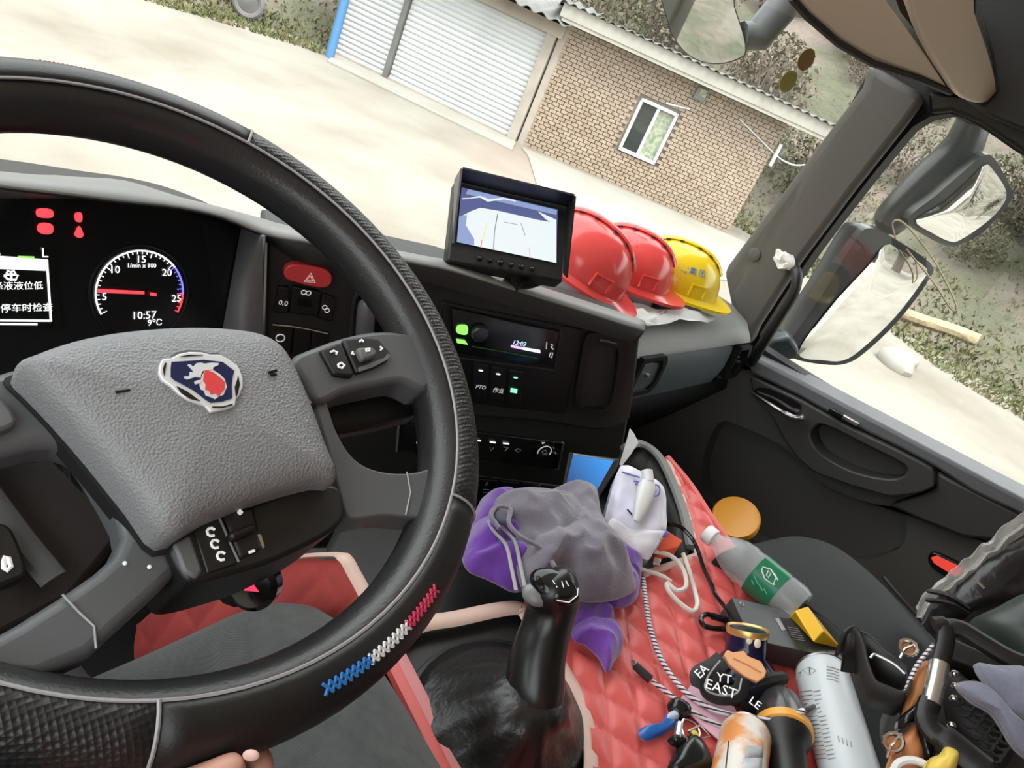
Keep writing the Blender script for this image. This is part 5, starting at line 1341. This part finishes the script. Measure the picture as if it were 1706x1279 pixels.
MB().tube([canpt(1330, 1121), canpt(1335, 1119), canpt(1332, 1127)], .0008, 4).build('hazard_mark', gt_, can)
for k in range(5):
    MB().tube([canpt(1377, 1110+k*5), canpt(1388, 1112+k*5), canpt(1398, 1116+k*5)], .0008, 4).build('text_line', gt_, can)
for k in range(4):
    MB().tube([canpt(1396+k*7, 1226+k*3), canpt(1398+k*7, 1235+k*3)], .001, 4).build('text_line', gt_, can)
o = MB().tube([canpt(1345, 1182, .039), canpt(1357, 1176, .039)], [.0032, .0028], 8).build('plug_end', M['grey']); tag(o, 'grey plug end of braided cable resting on the spray can', 'plug')
# drink can
k0, k1 = at(1243, 1222, z=-.625), at(1222, 1340, z=-.612)
axk = (k1-k0).normalized()
dc = thing('drink_can', 'orange and white printed can at the bottom edge of the quilt', 'can', k0)
ob = mat('orange_white_print', (.72, .66, .60), .35, var=(26, (.70, .27, .07), .44, .58))
MB().lathe([(.0, .002), (.024, .002), (.0265, .0), (.0285, .006), (.0285, .10), (.024, .11), (0, .11)], k0, axk, 36).build('body', ob, dc)
MB().tube([k0+(axk.orthogonal().normalized()*cos(k*pi/18)+axk.cross(axk.orthogonal().normalized())*sin(k*pi/18))*.0262 for k in range(36)], .0014, 6, True).build('rim', M['steel'], dc)
def kpt(px, py, r_=.0289):
    v = ray(px, py); d_ = .7
    while d_ < 1.6:
        q = v*d_-k0; a = q.dot(axk)
        if (q-axk*a).length <= r_: return v*d_
        d_ += .0008
    return v*1.0
MB().loft([[kpt(1242+k*7.5, 1242), kpt(1241+k*7.5, 1262)] for k in range(5)], False).build('label_patch', mat('grey_code', (.42, .44, .45), .6, wave=(60, .3, .001)), dc, solid=.0004)
MB().loft([[kpt(1238+k*8, 1262), kpt(1236+k*8, 1290)] for k in range(5)], False).build('label_patch', M['canw'], dc, solid=.0003)
MB().tube([kpt(1214, 1235), kpt(1208, 1290)], .001, 5).build('side_seam', M['gloss'], dc)
# torch
f0, f1 = at(1297, 1160, z=-.625), at(1318, 1330, z=-.622)
axf = (f1-f0).normalized()
to = thing('torch', 'black torch with yellow ring between the drink can and spray can', 'torch', f0)
MB().lathe([(.0, 0), (.020, .001), (.026, .012), (.030, .035), (.032, .052)], f0, axf, 28).build('head', mat('smoky_black', (.028, .027, .028), .22), to)
MB().lathe([(.0315, .050), (.0345, .052), (.0345, .062), (.0315, .064)], f0, axf, 32).build('ring', mat('amber_ring', (.78, .36, .05), .35), to)
MB().lathe([(.032, .062), (.031, .07), (.022, .082), (.021, .16), (.0, .16)], f0, axf, 28).build('barrel', M['black'], to)
MB().tube([f0+axf*.085+vt_*.0215, f0+axf*.115+vt_*.0215], .006, 10, flat=.5).build('switch', M['grey'], to)
MB().tube([f0+V((-.03, .03, .0)), f0+V((-.01, .02, .012)), f0+V((.02, .01, .012))], [.006, .010, .008], 8).build('wrist_strap', M['rubber'], to)
# headlamp
hl0 = at(1246, 1045, z=-.590); hl1 = at(1238, 1125, z=-.640)
axh = (hl1-hl0).normalized()
hd_ = thing('headlamp', 'navy blue headlamp with gold rim, orange front and printed strap', 'headlamp', hl1)
nav = mat('navy_gloss', (.012, .010, .045), .15)
MB().lathe([(.0, .003), (.022, .002), (.0255, .002), (.026, .02), (.026, .034), (.037, .046), (.043, .058), (.041, .070), (.0, .072)], hl0, axh, 32).build('body', nav, hd_, ang=50)
MB().lathe([(.0215, .003), (.0265, .0), (.0275, .004), (.0265, .009)], hl0, axh, 32).build('rim', mat('gold_rim', (.72, .47, .16), .3, .7), hd_)
MB().lathe([(.0, .0025), (.0215, .0025), (.0215, .004), (0, .004)], hl0, axh, 28).build('lens', M['darkglass'], hd_)
HPn = lean(1245, 1105, (hl1.length+hl0.length)/2-.036, .8, .5)
MB().prism(HPn.pts([(1206, 1090), (1212, 1082), (1222, 1086), (1240, 1083), (1246, 1092), (1268, 1101), (1278, 1118), (1274, 1128), (1262, 1136), (1240, 1126), (1215, 1106)], 0), -HPn.n*.012).build('face_plate', mat('peach_plastic', (.85, .42, .20), .5), hd_, bevel=.0015)
MB().tube(HPn.pts([(1222, 1096), (1246, 1107), (1268, 1120)], .0006), .0008, 4).build('face_line', mat('peach_dark', (.55, .24, .10), .5), hd_)
for x, y in ((1249, 1067), (1262, 1072)):
    MB().ell(at(x, y, d=hl0.lerp(hl1, .35).length-.026), CX*.0045, CY*.006, _F*-.002, 12, 8).build('cream_dot', mat('cream_dot', (.85, .80, .62), .3), hd_)
strap = mat('black_strap', (.014, .014, .015), .6)
def strap_tube(L, w_, name='strap'):
    return MB().tube(catmull([qa(x, y, hh) for x, y, hh in L], 6), w_, 8, flat=.22).build(name, strap, hd_)
strap_tube([(1205, 1098, .03), (1190, 1110, .02), (1166, 1124, .012), (1170, 1138, .008), (1195, 1150, .01), (1225, 1160, .012), (1250, 1152, .015), (1240, 1130, .02), (1215, 1122, .02), (1180, 1126, .024)], .012)
strap_tube([(1175, 1128, .03), (1178, 1150, .02), (1205, 1160, .02), (1232, 1152, .026), (1238, 1130, .034)], .0105)
strap_tube([(1262, 1130, .03), (1255, 1148, .02), (1240, 1165, .012), (1262, 1175, .008), (1285, 1160, .01)], .011)
SPn = lean(1205, 1143, qa(1205, 1143, .03).length-.012, .75, .6)
text('EAST', SPn, *SPn.loc(SPn.px(1200, 1149)), .017, M['print'], hd_, d=.003, rot=-.15)
text('YT', SPn, *SPn.loc(SPn.px(1205, 1132)), .015, M['print'], hd_, d=.004)
text('EA', SPn, *SPn.loc(SPn.px(1168, 1120)), .015, M['print'], hd_, d=.004, rot=.9)
text('LE', SPn, *SPn.loc(SPn.px(1257, 1172)), .014, M['print'], hd_, d=.002, rot=-.5)
for L in ([(1200, 1100, .036), (1190, 1112, .03), (1178, 1130, .032), (1176, 1148, .03), (1200, 1158, .03), (1228, 1154, .034), (1236, 1130, .04)],):
    MB().tube(catmull([qa(x, y, hh) for x, y, hh in L], 5), .0012, 6).build('strap_edge', M['thread'], hd_)
# pink note
o = MB().prism([qa(x, y, .004) for x, y in ((1130, 1168), (1150, 1142), (1222, 1177), (1231, 1196), (1222, 1236), (1200, 1236), (1165, 1206))], (0, 0, .0012)).build('pink_note', mat('pink_paper', (.72, .42, .52), .7))
tag(o, 'pink paper note under the braided cables', 'note')
# flat black box and yellow block
bz_ = -.615
A_, D_ = at(1219, 994, z=bz_), at(1404, 1086, z=bz_)
B_ = at(1372, 1030, z=bz_)
ub = (B_-A_).normalized(); Lb = .205
wb = V((-ub.y, ub.x, 0)); wb = -wb if wb.dot(D_-A_) < 0 else wb
Wb = .075
bb0 = A_
bx_ = thing('flat_black_box', 'flat black cardboard box with a printed label on the quilt', 'box', A_)
MB().prism([bb0, bb0+ub*Lb, bb0+ub*Lb+wb*Wb, bb0+wb*Wb], (0, 0, -.034)).build('carton', mat('black_card', (.035, .038, .038), .4), bx_, bevel=.0012)
XP = Pl(bb0+(ub*Lb+wb*Wb)/2, ub, -wb)
MB().tube([XP.px(1236, 1006, .0005)+XP.u*.003*cos(k*pi/5)+XP.v*.003*sin(k*pi/5) for k in range(10)], .001, 5, True).build('logo_mark', M['thread'], bx_)
MB().prism(XP.pts([(1291, 1030), (1297, 1029), (1309, 1049), (1303, 1051)], .0004), XP.n*.0003).build('label_patch', M['thread'], bx_)
MB().prism(XP.pts([(1300, 1028), (1330, 1034), (1348, 1068), (1318, 1062)], .0004), XP.n*.0002).build('label_patch', M['webbing'], bx_)
for k in range(6):
    MB().tube(XP.pts([(1312+k*2.0, 1044+k*4), (1330+k*2.2, 1047+k*4)], .0008), .0006, 4).build('text_line', M['thread'], bx_)
YP = lean(1365, 1045, at(1365, 1045, z=bz_).length-.02, .6, .8)
yb = thing('yellow_block', 'yellow wedge shaped plastic block lying on the black box', 'block', at(1365, 1060, z=bz_))
m = MB()
p1 = [at(1325, 1016, z=bz_+.016), at(1346, 1010, z=bz_+.020), at(1372, 1050, z=bz_+.022), at(1356, 1070, z=bz_+.016)]
p2 = [at(1358, 1070, z=bz_+.002), at(1404, 1082, z=bz_+.002), at(1378, 1034, z=bz_+.002), at(1346, 1010, z=bz_+.004)]
m.loft([[p1[0], p1[1], p1[2], p1[3]], [p1[0]-V((0, 0, .015)), p2[3], p2[1], p2[0]]])
m.build('wedge', mat('yellow_plastic', (.88, .50, .02), .35), yb, bevel=.0015)
# water bottle
w0, w1 = at(1176, 886, z=-.622), at(1338, 1020, z=-.615)
axw = (w1-w0).normalized()
wbt = thing('water_bottle', 'clear plastic water bottle with green label lying along the quilt edge', 'bottle', w1)
cg = mat('clear_plastic', (.72, .74, .76), .10, alpha=.34)
Lw = (w1-w0).length
s_ = Lw/.235
MB().lathe([(.0, .012), (.012, .013), (.0125, .03), (.016, .038), (.024, .055), (.031, .08), (.0325, .10), (.031, .112), (.0325, .122), (.0325, .165), (.0315, .172), (.0325, .18), (.0325, .215), (.029, .228), (.0, .226)] if False else [(r_, h_*s_) for r_, h_ in ((.0, .012), (.012, .013), (.0125, .03), (.016, .038), (.024, .055), (.031, .08), (.0325, .10), (.031, .112), (.0325, .122), (.0325, .165), (.0315, .172), (.0325, .18), (.0325, .215), (.029, .228), (.0, .226))], w0, axw, 32).build('body', cg, wbt)
MB().lathe([(.0, .0), (.0135, .0), (.0148, .002), (.0148, .020*s_), (.0135, .022*s_), (.0, .022*s_)], w0, axw, 28).build('cap', mat('frosted_cap', (.78, .78, .77), .4), wbt)
gm_ = mat('green_label', (.012, .16, .075), .3)
MB().lathe([(.0331, .125*s_), (.0331, .182*s_)], w0, axw, 32).build('label', gm_, wbt, solid=.0004)
def wpt(px, py, r_=.0340):
    v = ray(px, py); d_ = .8
    while d_ < 1.6:
        q = v*d_-w0; a = q.dot(axw)
        if (q-axw*a).length <= r_: return v*d_
        d_ += .0008
    return v*1.15
MB().tube([wpt(x, y) for x, y in ((1271, 944), (1284, 948), (1293, 962), (1288, 974), (1274, 964), (1269, 950))], .0011, 5, True).build('label_mark', M['white'], wbt)
MB().tube([wpt(x, y) for x, y in ((1277, 958), (1280, 950), (1284, 956), (1280, 962))], .001, 5, True).build('label_mark', M['white'], wbt)
for L in ([(1290, 955), (1296, 966)], [(1288, 972), (1291, 974)], [(1256, 958), (1262, 972)], [(1264, 972), (1270, 984)], [(1272, 980), (1278, 990)], [(1252, 966), (1256, 974)]):
    MB().tube([wpt(*q) for q in L], .0010, 5).build('label_mark', M['white'] if L[0][0] > 1280 else mat('pale_green', (.10, .40, .28), .4), wbt)
# keys
ky = thing('key_bunch', 'bunch of keys with black fobs, ring and blue tag', 'keys', qa(1130, 1230))
fob = mat('fob_black', (.010, .011, .010), .2)
def blob(L, h_, mt, name, z0=.002):
    P_ = resample([qa(x, y, z0) for x, y in cat2(L, 3)], 48)
    return pillow(P_, 0, 6, lambda s_: (1-s_**4)**.6, h_, None).build(name, mt, ky, ang=50)
blob([(1113, 1288), (1118, 1262), (1132, 1238), (1148, 1224), (1162, 1232), (1178, 1256), (1184, 1290), (1150, 1300)], .016, fob, 'car_fob')
blob([(1112, 1172), (1120, 1165), (1140, 1174), (1150, 1186), (1146, 1198), (1130, 1198), (1114, 1186)], .012, fob, 'key_fob')
blob([(1064, 1216), (1078, 1211), (1098, 1208), (1108, 1192), (1120, 1188), (1130, 1200), (1120, 1214), (1100, 1226), (1078, 1234), (1066, 1228)], .008, mat('blue_tag', (.02, .12, .42), .25), 'blue_tag')
blob([(1108, 1193), (1120, 1188), (1129, 1200), (1114, 1206), (1104, 1203)], .011, mat('pale_blue_tag', (.45, .58, .80), .3), 'blue_tag_end')
blob([(1112, 1232), (1126, 1228), (1140, 1238), (1134, 1246), (1118, 1242)], .012, fob, 'key_head')
MB().tube([qa(1128, 1228, .012), qa(1132, 1206, .010)], .0045, 8).build('chain_link', M['steel'], ky)
MB().tube(catmull([qa(x, y, .012) for x, y in ((1140, 1198), (1158, 1206), (1166, 1222), (1158, 1232), (1142, 1228), (1136, 1212))], 4, True), .0014, 6, True).build('ring', M['chrome'], ky)
MB().tube([qa(1146, 1218, .014), qa(1166, 1208, .014), qa(1182, 1226, .010), qa(1164, 1232, .010)], .0014, 6, True).build('ring', M['chrome'], ky)
MB().ell(qa(1157, 1222, .012), (.005, 0, 0), (0, .006, 0), (0, 0, .003), 10, 6).build('yellow_bead', mat('yellow_bead', (.65, .55, .05), .3), ky)

# ================================================================ PASSENGER SEAT AND THINGS ON IT
seat = thing('passenger_seat', 'dark fabric passenger seat beside the engine tunnel', 'seat', (1.45, -.1, FZ))
SZ = -.615
so = resample([at(x, y, z=SZ) for x, y in cat2([(1205, 905), (1262, 890), (1310, 880), (1355, 884), (1405, 905), (1470, 960), (1535, 1030), (1600, 1110), (1660, 1220), (1700, 1400), (1460, 1400), (1420, 1180), (1380, 1060), (1270, 950)], 3)], 90)
m = MB(); c_ = sum(so, V((0, 0, 0)))/len(so)
m.loft([[c_+(p-c_)*s2+V((0, 0, dz)) for p in so] for s2, dz in ((.97, -.16), (1.0, -.10), (1.0, -.05), (.985, -.022), (.95, -.006), (.88, .002), (.6, .004), (.02, .004))])
m.build('cushion', M['seat'], seat, ang=60)
MB().aabb((1.20, -.62, FZ), (1.62, .10, SZ-.14)).build('base', M['black'], seat, bevel=.02)
bk = [V((1.20, -.44, -.60)), V((1.68, -.44, -.60)), V((1.70, -.46, -.1)), V((1.64, -.50, .18)), V((1.30, -.50, .18)), V((1.22, -.46, -.1))]
MB().prism(bk, (0, -.14, 0)).build('backrest', M['seat'], seat, bevel=.04, seg=3)
MB().tube(catmull([at(1472, 962, z=SZ+.002), at(1500, 995, z=SZ+.004), at(1545, 1045, z=SZ+.004), at(1600, 1110, z=SZ+.004)]), .0035, 6).build('seam', M['black'], seat)
# lidded orange tub in the passenger footwell
oc = at(1226, 862, d=1.62); on = (-ray(1226, 862)*.75+V((0, .2, .55))).normalized()
ot = thing('orange_lid', 'round orange plastic lid standing in the passenger footwell', 'lid', oc-V((0, 0, .1)))
MB().lathe([(.0, .0), (.039, .001), (.045, .004), (.048, .0), (.048, -.012), (.044, -.015), (0, -.015)], oc, on, 40).build('disc', mat('orange_plastic', (.80, .34, .03), .4), ot)
# black bag in clear film on the seat
GPn = lean(1640, 950, 1.32, .85, .35)
bag = thing('black_bag', 'black bag partly wrapped in clear plastic film on the seat', 'bag', GPn.px(1620, 1010, -.08))
m = MB(); PO = resample(GPn.pts(cat2([(1562, 990), (1600, 955), (1640, 930), (1690, 905), (1760, 880), (1800, 960), (1760, 1020), (1690, 1015), (1640, 1022), (1580, 1040), (1556, 1020)], 3)), 70)
m = pillow(PO, 0, 7, lambda s_: (1-s_**4), .03, crumple(.014, 18, 4), up=GPn.n); m.prism(PO, -GPn.n*.10)
m.build('sack', mat('bag_black', (.016, .016, .018), .3, bump=(30, .4, .01)), bag, ang=60)
film = mat('clear_film', (.85, .83, .80), .2, alpha=.38, bump=(60, .7, .006))
cen = [(1530, 1030), (1543, 1008), (1570, 984), (1602, 955), (1640, 925), (1675, 895), (1720, 862)]
rows = []
for j, off in enumerate((-.010, -.004, .002, .007, .011)):
    row = []
    for i, p in enumerate(catmull([GPn.px(x, y, .018) for x, y in cen], 6)):
        row.append(p+GPn.v*(off+.006*noise.noise(p*60))+GPn.u*(-off*.5)+GPn.n*(.012*sin(j*2.2)+.010*noise.noise(p*45+V((j, 0, 0)))))
    rows.append(row)
MB().grid(rows).build('film_edge', film, bag, solid=.001)
for k, (a, b_) in enumerate((((1552, 985), (1608, 1010)), ((1550, 1000), (1606, 1018)))):
    MB().tube(catmull([GPn.px(*a, .03), GPn.px((a[0]+b_[0])/2, (a[1]+b_[1])/2-6, .045), GPn.px(*b_, .03)], 6), .012, 8, flat=.3).build('folded_strap', M['webbing'], bag)
MB().tube(GPn.pts([(1622, 962), (1640, 980)], .040), .0018, 6).build('buckle_pin', M['chrome'], bag)
# rounded dark cushion end behind the tool case
GP2 = lean(1670, 1060, 1.12, .8, .4)
o = MB(); PO = resample(GP2.pts(cat2([(1612, 1042), (1660, 1012), (1720, 985), (1800, 1000), (1800, 1160), (1720, 1150), (1660, 1100)], 3)), 60)
o = pillow(PO, 0, 8, lambda s_: (1-s_**2)**.5, .05, None, up=GP2.n); o.prism(PO, -GP2.n*.05)
tag(o.build('seat_bolster', mat('green_black_vinyl', (.030, .040, .036), .4), ang=60), 'dark green-black vinyl bolster behind the open tool case', 'bolster')

# ---- open tool case at the corner: black frame with a chrome bar, tan leather pouch, rubber mat
TPn = lean(1570, 1160, .98, .75, .55)
tcase = thing('tool_case', 'open black tool case with a chrome grip bar', 'tool case', TPn.px(1560, 1220, -.06))
MB().tube(catmull(TPn.pts([(1556, 1040), (1572, 1040), (1576, 1062), (1568, 1100), (1560, 1130)], .02), 5), .0095, 10, flat=.7).build('frame_bar', M['black'], tcase)
MB().tube(catmull(TPn.pts([(1572, 1046), (1600, 1048), (1640, 1072), (1690, 1100), (1760, 1120)], .015), 5), .012, 10, flat=.7).build('frame_bar', M['black'], tcase)
MB().tube(TPn.pts([(1565, 1105), (1558, 1140), (1550, 1172)], .024), .0098, 16).build('grip_bar', mat('chrome_bar', (.72, .70, .68), .22, .9), tcase)
MB().tube(catmull(TPn.pts([(1550, 1168), (1543, 1190), (1552, 1215), (1590, 1245), (1640, 1285)], .024), 5), [.011]*6+[.012]*7+[.016]*8, 10, flat=.8).build('frame_bar', M['black'], tcase)
MB().prism(TPn.pts([(1580, 1060), (1640, 1085), (1720, 1110), (1760, 1279), (1660, 1300), (1590, 1235), (1555, 1200), (1570, 1120)], -.05), -TPn.n*.01).build('case_floor', M['black'], tcase)
MB().prism(TPn.pts([(1582, 1058), (1690, 1108), (1690, 1140), (1580, 1095)], -.02), -TPn.n*.03).build('case_wall', M['plastic'], tcase, bevel=.004)
# studded rubber boot sole inside it
sole = thing('boot_sole', 'black rubber boot with scaly treaded sole in the tool case', 'boot', TPn.px(1610, 1200, -.04))
PO = resample(TPn.pts(cat2([(1580, 1120), (1600, 1120), (1640, 1160), (1672, 1200), (1690, 1250), (1660, 1290), (1620, 1260), (1585, 1220), (1572, 1180), (1575, 1145)], 3), -.02), 60)
o = pillow(PO, 0, 7, lambda s_: (1-s_**3), .018, None, up=TPn.n); o.prism(PO, -TPn.n*.025); o.build('sole', M['rubber'], sole, ang=60)
for r_ in range(6):
    for c_ in range(5):
        x = 1590+r_*13+c_*7; y = 1150+r_*19-c_*10+14
        if not inside((x, y), [(1580, 1120), (1600, 1120), (1640, 1160), (1672, 1200), (1690, 1250), (1660, 1290), (1620, 1260), (1585, 1220), (1572, 1180)]): continue
        ctr = TPn.px(x, y, .0)
        MB().tube([ctr+TPn.u*.007*cos(R(a))+TPn.v*.006*sin(R(a)) for a in range(-150, 31, 30)], .0016, 5).build('tread', mat('tread_black', (.035, .034, .033), .25) if r_+c_ == 0 else (bpy.data.materials.get('tread_black') or M['gloss']), sole)
for x, y in ((1590, 1122), (1592, 1142), (1589, 1163), (1586, 1208), (1582, 1224)):
    m = MB().ell(TPn.px(x, y, .006), TPn.u*.005, TPn.v*.004, TPn.n*.004, 8, 6); m.build('stud', M['chrome'], sole)
# tan leather pouch with buckles
lp = thing('leather_pouch', 'tan leather pouch with black straps and silver buckles', 'pouch', TPn.px(1520, 1230, -.03))
tan = mat('tan_leather', (.52, .20, .075), .45, bump=(120, .25, .002))
def pouch(L, h_, mt, d_, name):
    PO_ = resample(TPn.pts(cat2(L, 3), d_), 50)
    o_ = pillow(PO_, 0, 5, lambda s_: 1-s_**4, h_, None, up=TPn.n); o_.prism(PO_, -TPn.n*.012); return o_.build(name, mt, lp, ang=50)
pouch([(1508, 1180), (1520, 1130), (1528, 1108), (1548, 1100), (1556, 1120), (1548, 1165), (1530, 1180), (1505, 1196)], .008, tan, .0, 'flap')
pouch([(1495, 1240), (1510, 1218), (1525, 1204), (1530, 1225), (1540, 1250), (1530, 1285), (1480, 1290), (1485, 1260)], .008, tan, .0, 'flap')
pouch([(1497, 1198), (1512, 1182), (1530, 1168), (1545, 1172), (1535, 1190), (1518, 1205), (1498, 1215)], .010, M['gloss'], .006, 'strap')
pouch([(1530, 1210), (1545, 1215), (1560, 1245), (1550, 1270), (1538, 1255)], .006, M['gloss'], .002, 'strap')
for (x, y), (x2, y2) in (((1498, 1085), (1528, 1072)), ((1474, 1250), (1502, 1222))):
    c_ = TPn.px((x+x2)/2, (y+y2)/2, .012); dd_ = (TPn.px(x2, y2, .012)-TPn.px(x, y, .012)); L_ = dd_.length/2; dd_.normalize(); ee = TPn.n.cross(dd_)
    MB().tube([c_+dd_*L_*.8*cos(k*pi/8)+ee*.0085*sin(k*pi/8) for k in range(16)], .0022, 6, True).build('buckle', M['chrome'], lp)
    MB().tube([c_-dd_*L_*1.3-ee*.006, c_-dd_*L_*.4, c_+dd_*L_*1.0], .0016, 6).build('buckle_pin', M['chrome'], lp)
    MB().prism([c_+dd_*L_*.6*cos(k*pi/6)+ee*.006*sin(k*pi/6)-TPn.n*.003 for k in range(12)], -TPn.n*.003).build('buckle_leather', tan, lp)
MB().tube(catmull(TPn.pts([(1508, 1155), (1518, 1128), (1530, 1105), (1556, 1073)], .012), 5), .0024, 6).build('cord', braid, lp)
# belt loops of dark webbing left of the pouch
wbn = thing('webbing_belt', 'dark grey webbing belt coiled beside the spray can', 'belt', TPn.px(1460, 1150, -.03))
rows = []
path = catmull(TPn.pts([(1400, 1062), (1418, 1052), (1432, 1075), (1440, 1110), (1452, 1140), (1470, 1150), (1500, 1160), (1512, 1140)], .0), 6)
MB().grid([[p+TPn.n*.016 for p in path], [p-TPn.n*.012-TPn.v*.006 for p in path], [p-TPn.n*.03-TPn.v*.010 for p in path]]).build('coil', M['plastic'], wbn, solid=.003)
path = catmull(TPn.pts([(1408, 1055), (1440, 1062), (1468, 1090), (1490, 1105), (1505, 1120), (1508, 1140)], -.002), 6)
MB().grid([[p+TPn.n*.012 for p in path], [p-TPn.n*.012-TPn.v*.014 for p in path], [p-TPn.n*.03-TPn.v*.032 for p in path]]).build('coil', M['black'], wbn, solid=.003)
MB().tube(catmull(TPn.pts([(1450, 1096), (1456, 1090), (1468, 1094), (1490, 1106), (1508, 1122)], .016), 5), .0016, 6).build('edge_wire', M['steel'], wbn)
# dark cushion with seams under it
PO = resample([at(x, y, z=-.64) for x, y in cat2([(1408, 1090), (1450, 1130), (1500, 1180), (1500, 1300), (1440, 1320), (1425, 1200)], 3)], 60)
o = pillow(PO, 0, 7, lambda s_: 1-s_**4, .03, lambda p, s_, t: .004*sin(p.y*150)*(1-s_)).build('black_cushion', mat('ribbed_black', (.020, .018, .017), .6), ang=60)
tag(o, 'black ribbed cushion between spray can and leather pouch', 'cushion')
# blue-grey cloth and yellow glove at the edge
M['bluecloth'] = mat('blue_grey_cloth', (.20, .21, .28), .9, var=(25, (.15, .155, .21), .35, .7), bump=(500, .4, .002), sheen=.4)
PO = resample(TPn.pts(cat2([(1624, 1106), (1660, 1108), (1720, 1115), (1760, 1180), (1720, 1200), (1685, 1188), (1672, 1172), (1650, 1150)], 3), .045), 70)
o1 = pillow(PO, 0, 8, lambda s_: 1-s_**3, .015, folds(.006, .8, .5, 50, 3), up=TPn.n); o1.prism(PO, -TPn.n*.006)
gl1 = thing('grey_cloth', 'blue-grey folded cloth hanging over the tool case', 'cloth', TPn.px(1680, 1150, .03))
o1.build('upper_fold', M['bluecloth'], gl1, ang=180)
PO = resample(TPn.pts(cat2([(1594, 1142), (1608, 1134), (1640, 1138), (1668, 1165), (1690, 1190), (1720, 1220), (1720, 1265), (1690, 1245), (1668, 1210), (1650, 1186), (1618, 1168)], 3), .040), 70)
o1 = pillow(PO, 0, 8, lambda s_: 1-s_**3, .010, folds(.005, .8, -.5, 60, 6), up=TPn.n); o1.prism(PO, -TPn.n*.006)
o1.build('lower_fold', M['bluecloth'], gl1, ang=180)
PO = resample(TPn.pts(cat2([(1540, 1288), (1548, 1264), (1566, 1256), (1576, 1242), (1590, 1244), (1600, 1256), (1588, 1290), (1560, 1310)], 3), .034), 50)
o1 = pillow(PO, 0, 6, lambda s_: 1-s_**3, .012, crumple(.003, 50, 2), up=TPn.n); o1.prism(PO, -TPn.n*.01)
tag(o1.build('yellow_glove', mat('yellow_rubber', (.80, .58, .10), .5), ang=180), 'yellow rubber glove tip at the bottom edge', 'glove')
wl = thing('white_cord_loop', 'white round-edged strap loop over the leather pouch at the edge', 'strap', TPn.px(1510, 1275, .02))
MB().tube(catmull(TPn.pts([(1486, 1290), (1496, 1272), (1515, 1266), (1535, 1270), (1545, 1278)], .022), 5), .004, 8).build('loop', M['white'], wl)
# driver's seat cushion
ds = thing('driver_seat', 'red leather driver seat cushion under the driver', 'seat', (.15, -.3, FZ))
MB().aabb((-.12, -.70, -.86), (.44, .12, -.77)).build('cushion', M['quilt'], ds, bevel=.03, seg=3)
MB().aabb((-.05, -.60, FZ), (.38, .0, -.86)).build('base', M['black'], ds, bevel=.02)
MB().prism([V((-.12, -.74, -.80)), V((.44, -.74, -.80)), V((.40, -.84, .0)), V((-.08, -.84, .0))], (0, -.10, 0)).build('backrest', M['quilt'], ds, bevel=.03, seg=3)
